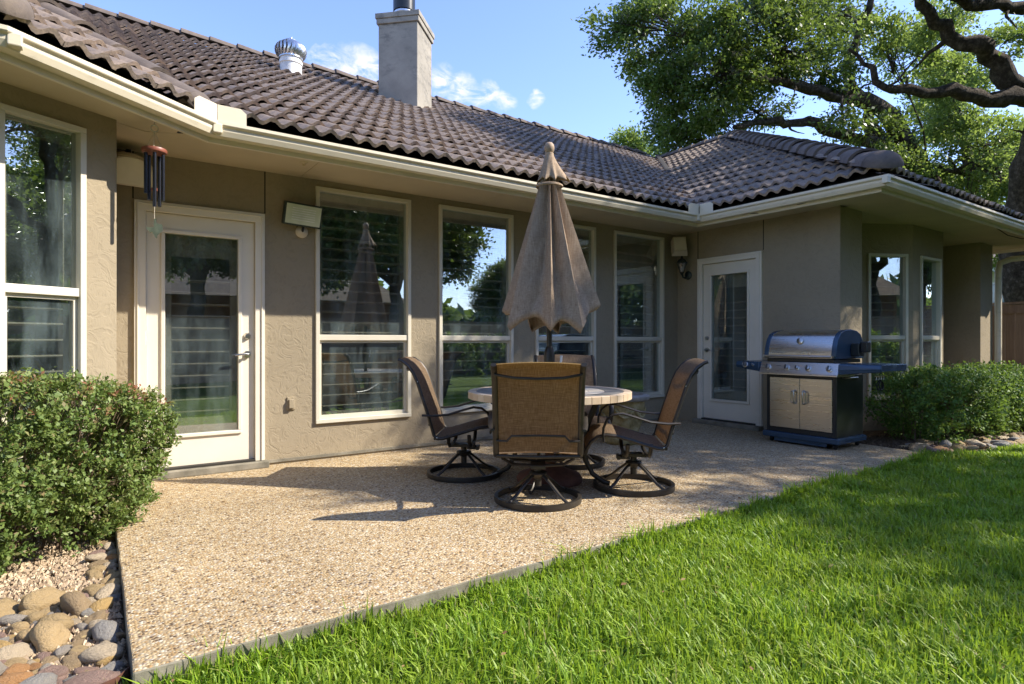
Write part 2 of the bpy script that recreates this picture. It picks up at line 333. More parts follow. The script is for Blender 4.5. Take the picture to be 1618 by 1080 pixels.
# ------------------------------------------------------------------ geometry helpers
class MB:
    def __init__(s): s.v = []; s.f = []; s.mi = []
    def add(s, vs_, fs, mi=0):
        o = len(s.v); s.v += [tuple(p) for p in vs_]; s.f += [tuple(i + o for i in f) for f in fs]; s.mi += [mi] * len(fs); return s
    def box(s, x0, x1, y0, y1, z0, z1, mi=0, mat=None):
        vs_ = [(x0, y0, z0), (x1, y0, z0), (x1, y1, z0), (x0, y1, z0), (x0, y0, z1), (x1, y0, z1), (x1, y1, z1), (x0, y1, z1)]
        if mat is not None: vs_ = [mat @ Vector(p) for p in vs_]
        return s.add(vs_, [(0, 3, 2, 1), (4, 5, 6, 7), (0, 1, 5, 4), (1, 2, 6, 5), (2, 3, 7, 6), (3, 0, 4, 7)], mi)
    def prism(s, poly, z0, z1, mi=0, side=None):
        n = len(poly); vs_ = [(x, y, z0) for x, y in poly] + [(x, y, z1) for x, y in poly]
        s.add(vs_, [tuple(range(n - 1, -1, -1)), tuple(range(n, 2 * n))], mi)
        o = len(s.v) - 2 * n
        for i in range(n):
            j = (i + 1) % n; s.f.append((o + i, o + j, o + n + j, o + n + i)); s.mi.append(mi if side is None else side)
        return s
    def tube(s, pts, ra, rb=None, n=8, up=(0, 0, 1), caps=True, mi=0):
        pts = [Vector(p) for p in pts]; m = len(pts)
        if not isinstance(ra, (list, tuple)): ra = [ra] * m
        rb = ra if rb is None else (rb if isinstance(rb, (list, tuple)) else [rb] * m)
        vs_ = []; prev = None
        for i, p in enumerate(pts):
            t = (pts[min(i + 1, m - 1)] - pts[max(i - 1, 0)]).normalized()
            if prev is None:
                u = Vector(up)
                if abs(t.dot(u)) > .97: u = Vector((1, 0, 0)) if abs(t.x) < .9 else Vector((0, 1, 0))
                side = t.cross(u).normalized()
            else:
                side = (prev - t * prev.dot(t)).normalized()
            prev = side; nn = side.cross(t)
            for k in range(n):
                a = 2 * math.pi * k / n
                vs_.append(p + side * (math.cos(a) * ra[i]) + nn * (math.sin(a) * rb[i]))
        fs = [(i * n + k, i * n + (k + 1) % n, (i + 1) * n + (k + 1) % n, (i + 1) * n + k) for i in range(m - 1) for k in range(n)]
        if caps: fs += [tuple(range(n - 1, -1, -1)), tuple(range((m - 1) * n, m * n))]
        return s.add(vs_, fs, mi)
    def lathe(s, prof, n=24, c=(0, 0), closed=False, mi=0):
        vs_ = [(c[0] + r * math.cos(2 * math.pi * k / n), c[1] + r * math.sin(2 * math.pi * k / n), z) for r, z in prof for k in range(n)]
        m = len(prof); rng = range(m if closed else m - 1)
        fs = [(i * n + k, i * n + (k + 1) % n, ((i + 1) % m) * n + (k + 1) % n, ((i + 1) % m) * n + k) for i in rng for k in range(n)]
        return s.add(vs_, fs, mi)
    def sweep(s, prof, frames, mi=0, closed=True):
        """prof: list of (a,b); frames: list of functions mapping (a,b)->point"""
        n = len(prof); vs_ = [fr(a, b) for fr in frames for a, b in prof]
        kk = range(n if closed else n - 1)
        fs = [(i * n + k, i * n + (k + 1) % n, (i + 1) * n + (k + 1) % n, (i + 1) * n + k) for i in range(len(frames) - 1) for k in kk]
        if closed: fs += [tuple(range(n - 1, -1, -1)), tuple(range((len(frames) - 1) * n, len(frames) * n))]
        return s.add(vs_, fs, mi)
    def mesh(s, name, mats, smooth=False, off=(0, 0, 0)):
        me = bpy.data.meshes.new(name)
        me.from_pydata([(x - off[0], y - off[1], z - off[2]) for x, y, z in s.v], [], s.f)
        if not isinstance(mats, (list, tuple)): mats = [mats]
        for m in mats: me.materials.append(m)
        if len(mats) > 1: me.polygons.foreach_set('material_index', s.mi)
        if smooth: me.polygons.foreach_set('use_smooth', [True] * len(me.polygons))
        me.update(); return me
    def build(s, name, mats, parent=None, smooth=False, bevel=0, off=(0, 0, 0)):
        return link(name, s.mesh(name, mats, smooth, off), parent, bevel, smooth)

def link(name, me, parent=None, bevel=0, smooth=False):
    o = bpy.data.objects.new(name, me); COL.objects.link(o)
    if parent is not None: o.parent = parent
    if bevel:
        b = o.modifiers.new('bevel', 'BEVEL'); b.width = bevel; b.segments = 2; b.limit_method = 'ANGLE'; b.angle_limit = R(40)
    if smooth:
        try: me.set_sharp_from_angle(angle=R(50))
        except Exception: pass
    return o
def tag(o, label=None, cat=None, group=None, kind=None):
    if label: o['label'] = label
    if cat: o['category'] = cat
    if group: o['group'] = group
    if kind: o['kind'] = kind
    return o
def thing(name, loc, label, cat, rz=0., group=None):
    o = bpy.data.objects.new(name, None); COL.objects.link(o); o.empty_display_size = .2
    o.location = loc; o.rotation_euler = (0, 0, rz)
    return tag(o, label, cat, group)
def copy_tree(o, parent=None):
    c = o.copy(); COL.objects.link(c); c.parent = parent
    for ch in o.children: copy_tree(ch, c)
    return c
def numpy_mesh(name, co, k, mats, mi=None, smooth=False):
    """co: (n*k,3) polygons of k verts, nothing shared"""
    me = bpy.data.meshes.new(name); nv = len(co); npoly = nv // k
    me.vertices.add(nv); me.vertices.foreach_set('co', np.asarray(co, dtype=np.float32).ravel())
    me.loops.add(nv); me.loops.foreach_set('vertex_index', np.arange(nv, dtype=np.int32))
    me.polygons.add(npoly); me.polygons.foreach_set('loop_start', np.arange(npoly, dtype=np.int32) * k)
    if not isinstance(mats, (list, tuple)): mats = [mats]
    for m in mats: me.materials.append(m)
    if mi is not None: me.polygons.foreach_set('material_index', np.asarray(mi, dtype=np.int32))
    me.update(calc_edges=True); return me
def unit(a): return a / np.maximum(np.linalg.norm(a, axis=1, keepdims=True), 1e-9)
def leaf_quads(rng, pos, axis, nrm, length, width):
    """diamond leaves: base, side, tip, side"""
    axis = unit(axis); side = unit(np.cross(axis, nrm)); nn = np.cross(side, axis)
    L = length[:, None]; W = width[:, None] * .5
    b = pos; t = pos + axis * L + nn * (L * rng.uniform(-.25, .05, (len(pos), 1)))
    l = pos + axis * L * .5 + side * W; r = pos + axis * L * .5 - side * W
    return np.stack([b, r, t, l], 1).reshape(-1, 3)

# ------------------------------------------------------------------ ground, patio, planting beds
def structure(o): o['kind'] = 'structure'; return o
def lawn_z(x):
    t = min(1, max(0, (x - .6) / 3.6)); return -.10 + .05 * t * t * (3 - 2 * t)
gx = [-250, .6] + [.6 + .45 * k for k in range(1, 9)] + [250]
g = MB().add([(x, y, lawn_z(x)) for x in gx for y in (-250, 250)], [(2 * i, 2 * i + 2, 2 * i + 3, 2 * i + 1) for i in range(len(gx) - 1)]); structure(g.build('lawn_ground', M['lawn'], smooth=True))
PATIO = [(.105, 2.30), (3.3, 2.345), (6.62, 2.41), (6.66, 3.28), (6.66, 5.50), (.105, 5.50)]
_r = random.Random(3)
def ragged(a, b, n, amp): return [(a[0] + (b[0] - a[0]) * i / n + _r.uniform(-amp, amp), a[1] + (b[1] - a[1]) * i / n + _r.uniform(-amp, amp)) for i in range(n)]
PATIO = ragged(PATIO[0], PATIO[1], 34, .0035) + ragged(PATIO[1], PATIO[2], 34, .0035) + ragged(PATIO[2], PATIO[3], 8, .003) + PATIO[3:5] + [PATIO[5]] + ragged(PATIO[5], PATIO[0], 26, .003)[1:]
pm = MB().prism(PATIO, -.5, 0, 0, 1); structure(pm.build('patio_slab', [M['patio'], M['concrete']], bevel=.008))
bedL = structure(MB().prism([(.104, 2.40), (.104, 5.48), (-.5, 5.2), (-4, 4.6), (-4, 1.6), (-1.2, 1.85), (-.35, 2.16)], -.3, -.085).build('planting_bed_left', M['soil']))
bedR = structure(MB().prism([(6.63, 2.44), (7.6, 2.16), (9.4, 1.98), (12.2, 2.05), (12.2, 4.3), (6.67, 4.3)], -.3, -.035).build('planting_bed_right', M['soil']))

# ------------------------------------------------------------------ house
HO = (3.4, 8.0, 0.0)
house = thing('house', HO, 'single storey tan stucco house with dark tile roof and cream trim behind the patio', 'house')
def hb(mb, name, mats, parent=None, **kw): return mb.build(name, mats, parent or house, off=HO if parent is None else HO, **kw)
WZ0, WZ1 = -.12, 2.60
def wall(name, o, th, L, holes=(), z0=WZ0, z1=WZ1, t=.16, mat=None):
    """wall face through o along angle th; holes (u0,u1,z0,z1); inward is +y of the local frame"""
    c, s_ = math.cos(R(th)), math.sin(R(th))
    P = lambda u, w, z: (o[0] + c * u - s_ * w, o[1] + s_ * u + c * w, z)
    us = sorted({0, L} | {h[0] for h in holes} | {h[1] for h in holes}); zs = sorted({z0, z1} | {h[2] for h in holes} | {h[3] for h in holes})
    m = MB(); inh = lambda u, z: any(h[0] < u < h[1] and h[2] < z < h[3] for h in holes)
    for i in range(len(us) - 1):
        for j in range(len(zs) - 1):
            if inh((us[i] + us[i + 1]) / 2, (zs[j] + zs[j + 1]) / 2): continue
            a, b, p, q = us[i], us[i + 1], zs[j], zs[j + 1]
            m.add([P(a, 0, p), P(b, 0, p), P(b, 0, q), P(a, 0, q)], [(0, 1, 2, 3)])
            m.add([P(a, t, p), P(b, t, p), P(b, t, q), P(a, t, q)], [(3, 2, 1, 0)], 1)
    for h in holes:
        a, b, p, q = h
        m.add([P(a, 0, p), P(a, t, p), P(a, t, q), P(a, 0, q)], [(0, 1, 2, 3)]); m.add([P(b, 0, p), P(b, t, p), P(b, t, q), P(b, 0, q)], [(3, 2, 1, 0)])
        m.add([P(a, 0, p), P(b, 0, p), P(b, t, p), P(a, t, p)], [(0, 1, 2, 3)]); m.add([P(a, 0, q), P(b, 0, q), P(b, t, q), P(a, t, q)], [(3, 2, 1, 0)])
    for u, w in ((0, 0), (L, 1)):
        m.add([P(u, 0, z0), P(u, t, z0), P(u, t, z1), P(u, 0, z1)], [(0, 1, 2, 3)])
    m.add([P(0, 0, z1), P(L, 0, z1), P(L, t, z1), P(0, t, z1)], [(0, 1, 2, 3)])
    return hb(m, name, [mat or M['stucco'], M['interior_wall']])

slat_meshes = {}
def slats(part, u0, u1, zs, y=.10, tilt=-8, dep=.062):
    w = round(u1 - u0, 3)
    if w not in slat_meshes:
        m = MB(); m.box(-w / 2, w / 2, -dep / 2, dep / 2, -.005, .005); slat_meshes[w] = m.mesh('shutter_slat', M['slat'])
    for z in zs:
        o = link('shutter_slat', slat_meshes[w], part); o.location = ((u0 + u1) / 2, y + .0, z); o.rotation_euler = (R(tilt + random.uniform(-1.5, 1.5)), 0, 0)

def window(o, th, W, z0, z1, zt, label=None, smax=9., fw=.036):
    """local: x along wall, y inward, z up"""
    m = MB()
    m.box(0, W, -.022, .075, z1 - z0 - fw, z1 - z0); m.box(0, W, -.026, .075, 0, fw)
    m.box(0, fw, -.022, .075, fw, z1 - z0 - fw); m.box(W - fw, W, -.022, .075, fw, z1 - z0 - fw)
    p = m.build('window', M['frame'], house, bevel=.003)
    p.location = (o[0] - HO[0], o[1] - HO[1], z0 - HO[2]); p.rotation_euler = (0, 0, R(th))
    H = z1 - z0; t = zt - z0
    MB().box(fw, W - fw, -.012, .06, t - .026, t + .026).build('transom', M['frame'], p, bevel=.003)
    s = MB(); a = fw + .001; b = W - fw - .001; c = fw + .001; d = t - .027; q = .022
    s.box(a, b, .012, .055, d - q, d); s.box(a, b, .012, .055, c, c + q * 1.5); s.box(a, a + q, .012, .055, c + q * 1.5, d - q); s.box(b - q, b, .012, .055, c + q * 1.5, d - q)
    s.build('lower_sash', M['frame'], p)
    MB().box(fw, W - fw, .030, .034, t + .026, H - fw).build('pane', M['glass'], p)
    MB().box(a + q, b - q, .032, .036, c + q * 1.5, d - q).build('pane', M['glass'], p)
    sf = MB(); e = .03   # interior shutter stiles
    sf.box(fw + .004, fw + e + .02, .075, .125, fw, H - fw); sf.box(W - fw - e - .02, W - fw - .004, .075, .125, fw, H - fw)
    sf.box(fw + e + .02, W - fw - e - .02, .075, .125, H - fw - .07, H - fw); sf.box(fw + e + .02, W - fw - e - .02, .075, .125, fw, fw + .06)
    sf.build('shutter_frame', M['slat'], p)
    n = int((H - .24) / .098)
    slats(p, fw + e + .022, W - fw - e - .022, [fw + .11 + .098 * i for i in range(n) if z0 + fw + .11 + .098 * i < smax])
    if label: p['label'] = label
    return p

def door(o, th, label, handle_right=True, WF=.957, ztop=2.18):
    """casing outer width WF, casing bottom z .06"""
    zb = .055; ca = .078
    m = MB()
    m.box(0, ca, -.030, .03, 0, ztop - zb - ca); m.box(WF - ca, WF, -.030, .03, 0, ztop - zb - ca); m.box(0, WF, -.030, .03, ztop - zb - ca, ztop - zb)
    m.box(.018, .030, -.040, -.0301, 0, ztop - zb - .018); m.box(WF - .030, WF - .018, -.040, -.0301, 0, ztop - zb - .018); m.box(.030, WF - .030, -.040, -.0301, ztop - zb - .030, ztop - zb - .018)
    dr = m.build('door', M['door'], house, bevel=.003)
    dr.location = (o[0] - HO[0], o[1] - HO[1], zb); dr.rotation_euler = (0, 0, R(th)); dr['label'] = label
    a, b = ca + .004, WF - ca - .004; h0, h1 = .018, ztop - zb - ca - .004
    gl0, gl1, gz0, gz1 = a + .128, b - .128, .275, h1 - .155
    s = MB(); y0, y1 = .004, .045
    s.box(a, b, y0, y1, h0, gz0); s.box(a, b, y0, y1, gz1, h1); s.box(a, gl0, y0, y1, gz0, gz1); s.box(gl1, b, y0, y1, gz0, gz1)
    s.build('door_slab', M['door'], dr)
    q = .03; s = MB()
    s.box(gl0 - q, gl1 + q, -.012, .02, gz0 - q, gz0); s.box(gl0 - q, gl1 + q, -.012, .02, gz1, gz1 + q); s.box(gl0 - q, gl0, -.012, .02, gz0, gz1); s.box(gl1, gl1 + q, -.012, .02, gz0, gz1)
    s.build('glazing_bead', M['door'], dr, bevel=.005)
    MB().box(gl0, gl1, .020, .026, gz0, gz1).build('pane', M['glass'], dr)
    sf = MB(); e = .05
    sf.box(gl0 - .01, gl0 + e, .06, .10, gz0, gz1); sf.box(gl1 - e, gl1 + .01, .06, .10, gz0, gz1); sf.box(gl0 + e, gl1 - e, .06, .10, gz1 - .17, gz1); sf.box(gl0 + e, gl1 - e, .06, .10, gz0, gz0 + .12)
    sf.build('shutter_frame', M['slat'], dr)
    n = int((gz1 - gz0 - .34) / .098)
    slats(dr, gl0 + e + .002, gl1 - e - .002, [gz0 + .17 + .098 * i for i in range(n)], y=.085)
    hx = b - .055 if handle_right else a + .055; sg = -1 if handle_right else 1
    k = MB(); k.lathe([(0, -.02), (.028, -.018), (.031, 0), (.031, .004)], 20)
    rot = Matrix.Translation((hx, .002, .915)) @ Matrix.Rotation(R(90), 4, 'X')
    k.v = [tuple(rot @ Vector((x, y, -z))) for x, y, z in k.v]
    k.tube([(hx, -.01, .915), (hx, -.05, .915)], .010, n=10)
    k.tube([(hx, -.05, .915), (hx + sg * .03, -.056, .918), (hx + sg * .075, -.056, .912), (hx + sg * .105, -.052, .905)], [.011, .010, .009, .007], n=10)
    k.build('door_handle', M['chrome'], dr, smooth=True)
    k = MB(); k.lathe([(0, -.026), (.02, -.025), (.024, -.012), (.028, -.008), (.028, .004)], 20)
    rot = Matrix.Translation((hx, .002, 1.07)) @ Matrix.Rotation(R(90), 4, 'X')
    k.v = [tuple(rot @ Vector((x, y, -z))) for x, y, z in k.v]; k.build('deadbolt', M['chrome'], dr, smooth=True)
    hgx = a - .004 if handle_right else b + .004
    for z in (.25, 1.0, 1.78):
        MB().tube([(hgx, -.012, z), (hgx, -.012, z + .10)], .007, n=8).build('hinge', M['cord'], dr, smooth=True)
    MB().box(-.02, WF + .02, -.11, .05, -.055, -.001).build('threshold', M['concrete'], dr, bevel=.006)
    MB().box(.08, WF - .08, -.05, .05, 0, .016).build('sill_plate', M['dark_gap'], dr)
    return dr

D = 5.49
WX = [(1.656, 2.601), (2.918, 3.852), (4.168, 5.102), (5.42, 6.357)]
W0, W1, WT = .33, 2.492, 1.115
DX0 = .258
holes = [(a - .127 + .02, b - .127 - .02, W0 + .02, W1 - .02) for a, b in WX] + [(DX0 - .127 + .03, DX0 + .957 - .127 - .03, 0.04, 2.15)]
wall('main_wall', (.127, D), 0, 6.65 - .127 + .16, holes)
# wing wall faces -X
holes = [(D - 5.138 + .03, D - 4.197 - .03, .04, 2.15)]
wall('wing_wall', (6.65, D), -90, D - 3.2835, holes)
wall('wing_front_wall', (6.654, 3.28), 0, .486)
wall('nook_return_wall', (7.14, 3.2835), 90, .70, t=.16)
NL = math.hypot(1.33, .71); NT_ = math.degrees(math.atan2(-.71, 1.33))
uu = lambda x: (x - 7.14) / math.cos(R(NT_))
n5 = (uu(7.92), uu(8.40))
wall('nook_angled_wall', (7.14, 3.99), NT_, NL, [(n5[0] + .02, n5[1] - .02, .37, 2.16)])
wall('nook_front_wall', (8.47, 3.28), 0, .94, [(.21 + .02, .21 + .62 - .02, .37, 2.16)])
wall('nook_far_wall', (9.41, 3.28), 28.1, math.hypot(1.39, .74))
wall('column_side_wall', (10.8, 4.02), -90, .7265)
wall('column_front_wall', (10.804, 3.29), 0, .496)
wall('column_end_wall', (11.3, 3.2935), 90, 7.0, t=.16)
# left bay
B0 = (.127, 4.78); bu = (math.cos(R(30)), math.sin(R(30)))
BW1 = (-.514, 4.41); bl = math.hypot(B0[0] - BW1[0], B0[1] - BW1[1])
bwl, bwr = (-.452 - BW1[0]) / bu[0], (-.045 - BW1[0]) / bu[0]
wall('bay_wall', BW1, 30, bl, [(bwl + .02, bwr - .02, .37, 2.41)])
wall('bay_return_wall', (B0[0], B0[1] + .004), 90, D - B0[1] + .1, t=.155)
wall('bay_front_wall', (-4.5, 4.41), 0, 4.5 - .514)
wall('house_left_wall', (-4.5, 10.4), -90, 6.0)
wall('house_back_wall', (11.4, 10.35), 180, 15.9)
P_ = lambda o, th, u: (o[0] + math.cos(R(th)) * u, o[1] + math.sin(R(th)) * u)
for i, (a, b) in enumerate(WX):
    window((a, D), 0, b - a, W0, W1, WT)
window(P_((7.14, 3.99), NT_, n5[0]), NT_, n5[1] - n5[0], .35, 2.18, 1.13)
window((8.68, 3.28), 0, .62, .35, 2.18, 1.13)
window(P_(BW1, 30, bwl), 30, bwr - bwl, .35, 2.43, 1.385, smax=1.36)
door((DX0, D), 0, 'cream glazed door at the left of the patio')
door((6.65, 5.138), -90, 'cream glazed door beside the gas grill', handle_right=False, WF=.941)
# control joints in the stucco
for x, za, zb in ((.252, 2.19, 2.556), (1.221, 2.19, 2.556)):
    hb(MB().box(x - .005, x + .005, D - .003, D + .004, za, zb), 'control_joint', M['dark_gap'])
for y in (5.145, 4.188):
    hb(MB().box(6.65 - .003, 6.65 + .004, y - .005, y + .005, 2.19 if y > 5 else 2.19, 2.556), 'control_joint', M['dark_gap'])
# weep screed along the base of the stucco
hb(MB().box(.13 + 1.1, 6.64, D - .012, D - .0005, .02, .045), 'base_screed', M['concrete'])
hb(MB().box(6.638, 6.6495, 3.29, 4.18, .02, .045), 'base_screed', M['concrete'])
o = hb(MB().box(1.405, 1.475, D - .012, D + .01, .47, .585).box(1.418, 1.462, D - .034, D - .0122, .485, .565), 'outlet_cover', M['stucco'], bevel=.004)
# rooms behind the glass
INR = [(-4.3, 4.58), (-.56, 4.58), (-.06, 4.86), (-.06, 5.66), (6.82, 5.66), (6.82, 3.9), (7.3, 4.1), (8.52, 3.46), (9.36, 3.46), (10.7, 4.2), (11.1, 4.2), (11.1, 10.1), (-4.3, 10.1)]
hb(MB().prism(INR, -.12, .02), 'interior_floor', M['interior_floor'])
hb(MB().prism(INR, 2.606, 2.68), 'interior_ceiling', M['interior_wall'])
hb(MB().box(6.83, 6.93, 5.7, 10.1, .02, 2.6), 'interior_partition', M['interior_wall'])
hb(MB().box(-.2, 6.5, 8.6, 8.7, .02, 2.6), 'interior_partition', M['interior_wall'])

# eaves: gutter front line, left side of travel is the house
G = [(-4.6, 3.83), (-.345, 3.83), (.715, 4.625), (6.02, 4.64), (6.02, 2.53), (12.1, 2.53), (12.1, 9.5)]
def offset(P, d):
    out = []
    for i, p in enumerate(P):
        if i == 0 or i == len(P) - 1:
            q = P[1] if i == 0 else P[-2]; sgn = 1 if i == 0 else -1
            tx, ty = (q[0] - p[0]) * sgn, (q[1] - p[1]) * sgn; l = math.hypot(tx, ty); out.append((p[0] - ty / l * d, p[1] + tx / l * d)); continue
        a, b = P[i - 1], P[i + 1]
        t1 = Vector((p[0] - a[0], p[1] - a[1])).normalized(); t2 = Vector((b[0] - p[0], b[1] - p[1])).normalized()
        n1 = Vector((-t1.y, t1.x)); n2 = Vector((-t2.y, t2.x)); bis = (n1 + n2); k = d / (1 + n1.dot(n2))
        out.append((p[0] + bis.x * k, p[1] + bis.y * k))
    return out
GZ = 2.63
prof = [(0, 0), (.012, .004), (.018, -.002), (.006, -.006), (.005, -.026), (.020, -.040), (.020, -.062), (.036, -.092), (.112, -.092), (.112, .012), (.109, .012), (.109, -.089),
        (.038, -.089), (.023, -.061), (.023, -.039), (.008, -.024), (.0, -.026)]
prof = [(0, .0), (.0, -.022), (.004, -.028), (.020, -.038), (.022, -.060), (.038, -.094), (.112, -.094), (.112, .010), (.108, .010), (.108, -.090), (.040, -.090), (.026, -.058), (.024, -.036), (.008, -.024), (.008, -.006), (.014, -.004), (.014, .0)]
def run(name, i, pr, z, mat, smooth=False, bev=0):
    a = {d: offset(G, d) for d in {p[0] for p in pr}}
    f0 = lambda d, h: a[d][i] + (z + h,); f1 = lambda d, h: a[d][i + 1] + (z + h,)
    return hb(MB().sweep(pr, [f0, f1]), name, mat, smooth=smooth, bevel=bev)
for i in range(len(G) - 1):
    run('gutter', i, prof, GZ, M['gutter'])
    run('fascia', i, [(.1135, .02), (.1135, -.128), (.138, -.128), (.138, .02)], GZ, M['trim'])
SO = offset(G, .139); SZ = 2.555
def soff(poly): hb(MB().prism(poly, SZ, SZ + .012), 'soffit_panel', M['soffit'])
soff([SO[0], SO[1], (-.50, 4.5), (-4.6, 4.5)])
soff([(SO[1][0] + .003, SO[1][1] + .004), (SO[2][0] - .003, SO[2][1] + .004), (.30, 4.92), (-.50, 4.50)])
soff([(SO[2][0], SO[2][1] + .008), (1.52, SO[2][1] + .008), (1.52, 5.6), (.0, 5.6), (.0, 4.77), (.30, 4.928)])
for a, b in ((1.524, 3.36), (3.364, 5.2)): soff([(a, SO[2][1] + .004), (b, SO[2][1] + .004), (b, 5.6), (a, 5.6)])
soff([(5.204, SO[3][1]), (SO[3][0], SO[3][1]), (6.75, 5.4), (6.75, 5.6), (5.204, 5.6)])
soff([(SO[3][0] + .002, SO[3][1] - .004), (SO[4][0], SO[4][1]), (6.75, 3.2), (6.75, 5.396)])
soff([(SO[4][0] + .004, SO[4][1]), (8.75, SO[4][1]), (8.75, 3.28), (6.6, 3.28), (6.75, 3.2)])
soff([(8.755, SO[4][1]), (SO[5][0], SO[5][1]), (SO[5][0], 3.28), (8.755, 3.28)])
soff([(7.0, 3.284), (SO[5][0], 3.284), (SO[5][0], 9.4), (11.2, 9.4), (11.2, 4.4), (7.0, 4.4)])
# gutter splash guards at the two inside corners, brackets, loose wire
for (x, y, legs) in ((.715, 4.625, ((0, 1), (36, -1))), (6.02, 4.64, ((0, -1), (-90, 1)))):
    m = MB()
    for ang, sg in legs:
        c, s_ = math.cos(R(ang)) * sg, math.sin(R(ang)) * sg; n = (-math.sin(R(ang)), math.cos(R(ang)))
        p = [(x + n[0] * .006, y + n[1] * .006), (x + c * .19 + n[0] * .006, y + s_ * .19 + n[1] * .006)]
        q = [(px_ + n[0] * .004, py_ + n[1] * .004) for px_, py_ in p]
        zt = GZ + .115
        m.add([p[0] + (GZ - .01,), p[1] + (GZ - .01,), p[1] + (zt - .03,), (p[0][0] * .2 + p[1][0] * .8, p[0][1] * .2 + p[1][1] * .8, zt), p[0] + (zt,),
               q[0] + (GZ - .01,), q[1] + (GZ - .01,), q[1] + (zt - .03,), (q[0][0] * .2 + q[1][0] * .8, q[0][1] * .2 + q[1][1] * .8, zt), q[0] + (zt,)],
              [(0, 1, 2, 3, 4), (9, 8, 7, 6, 5)] + [(i, 5 + i, 5 + (i + 1) % 5, (i + 1) % 5) for i in range(5)])
    hb(m, 'gutter_splash_guard', M['gutter'])
for x, y in ((-.32, 3.85), (.715, 4.625), (6.02, 4.64), (6.02, 2.53)):
    hb(MB().box(x - .03, x + .03, y - .006, y + .05, GZ - .085, GZ - .02), 'gutter_corner_joint', M['gutter'], bevel=.006)
hb(MB().tube([(.52, 4.62, SZ), (.50, 4.62, SZ - .03), (.47, 4.64, SZ - .055), (.50, 4.66, SZ - .045), (.53, 4.66, SZ - .01)], .006, n=6), 'soffit_hook', M['bronze'])
hb(MB().lathe([(0, SZ - .03), (.012, SZ - .03), (.014, SZ - .012), (.03, SZ - .008), (.034, SZ + .002)], 16, (1.42, 5.02)), 'soffit_fitting', M['soffit'], smooth=True)
hb(MB().tube([(6.12, 4.1, SZ - .004), (6.14, 3.9, SZ - .035), (6.15, 3.6, SZ - .03), (6.12, 3.3, SZ - .01)], .005, n=6), 'loose_wire', M['rubber'])
hb(MB().tube([(9.6, 2.75, SZ - .004), (9.9, 2.72, SZ - .07), (10.4, 2.7, SZ - .07), (10.9, 2.72, SZ - .01)], .006, n=6), 'loose_wire', M['rubber'])
hb(MB().tube([(12.02, 2.62, 2.51), (11.95, 2.72, 2.40), (11.5, 3.12, 2.34), (11.38, 3.22, 2.28), (11.36, 3.235, 2.15), (11.36, 3.235, .05), (11.36, 3.12, -.03)], .045, n=10), 'downspout', M['gutter'], smooth=True)

# ------------------------------------------------------------------ roof
PT = .535; RZ = 2.655
YE, XE, YF = 4.70, 6.08, 2.59           # eave lines of the tile field
zmain = lambda x, y: RZ + PT * (y - YE)
zwing = lambda x, y: RZ + PT * (x - XE)
zfront = lambda x, y: RZ + PT * (y - YF)
PB = .62; E1 = (-.375, 3.89); E2 = (.675, 4.68)
ed = Vector((E2[0] - E1[0], E2[1] - E1[1])).normalized(); en = Vector((-ed.y, ed.x))
zbay = lambda x, y: RZ + PB * ((x - E1[0]) * en.x + (y - E1[1]) * en.y)
RY, RX = 10.5, 11.5                     # ridge lines
RID = RZ + PT * (RY - YE)
AP = (RX, YF + (RX - XE)); 
m = MB(); u = -.02
m.add([(-6, YE, RZ + u), (RX + 1, YE, RZ + u), (RX + 1, RY, RID + u), (-6, RY, RID + u)], [(0, 1, 2, 3)])
m.add([(XE, YF, RZ + u), (XE, 6.0, RZ + u), (RX, RY + 1, zwing(RX, 0) + u), (AP[0], AP[1], zwing(RX, 0) + u)], [(3, 2, 1, 0)])
m.add([(XE, YF, RZ + u), (12.02, YF, RZ + u), (12.02, AP[1], zwing(RX, 0) + u), (AP[0], AP[1], zwing(RX, 0) + u)], [(0, 1, 2, 3)])
m.add([(12.02, YF, RZ + u), (12.02, 10.5, RZ + u), (12.02, 10.5, RID + u), (12.02, AP[1], zwing(RX, 0) + u)], [(0, 1, 2, 3)])
m.add([(-6, RY, RID + u), (12.02, RY, RID + u), (12.02, 16.4, RZ), (-6, 16.4, RZ)], [(0, 1, 2, 3)])
h1 = (-.316, .949); h2 = (-.70, .714)
s_h = 2.85
T = (E1[0] + h1[0] * s_h, E1[1] + h1[1] * s_h)
zT = zbay(*T)
m.add([(E1[0], E1[1], RZ + u), (E2[0], E2[1], RZ + u), (T[0], T[1], zT + u)], [(0, 1, 2)])
m.add([(-6, E1[1], RZ + u), (E1[0], E1[1], RZ + u), (T[0], T[1], zT + u), (-6, T[1], zT + u)], [(0, 1, 2, 3)])
m.add([(E2[0], E2[1], RZ + u), (E2[0] + .1, E2[1] + 2.5, RZ + u), (T[0], T[1] + 1.5, zT + u), (T[0], T[1], zT + u)], [(0, 1, 2, 3)])
roof = hb(m, 'roof', M['underlay'])

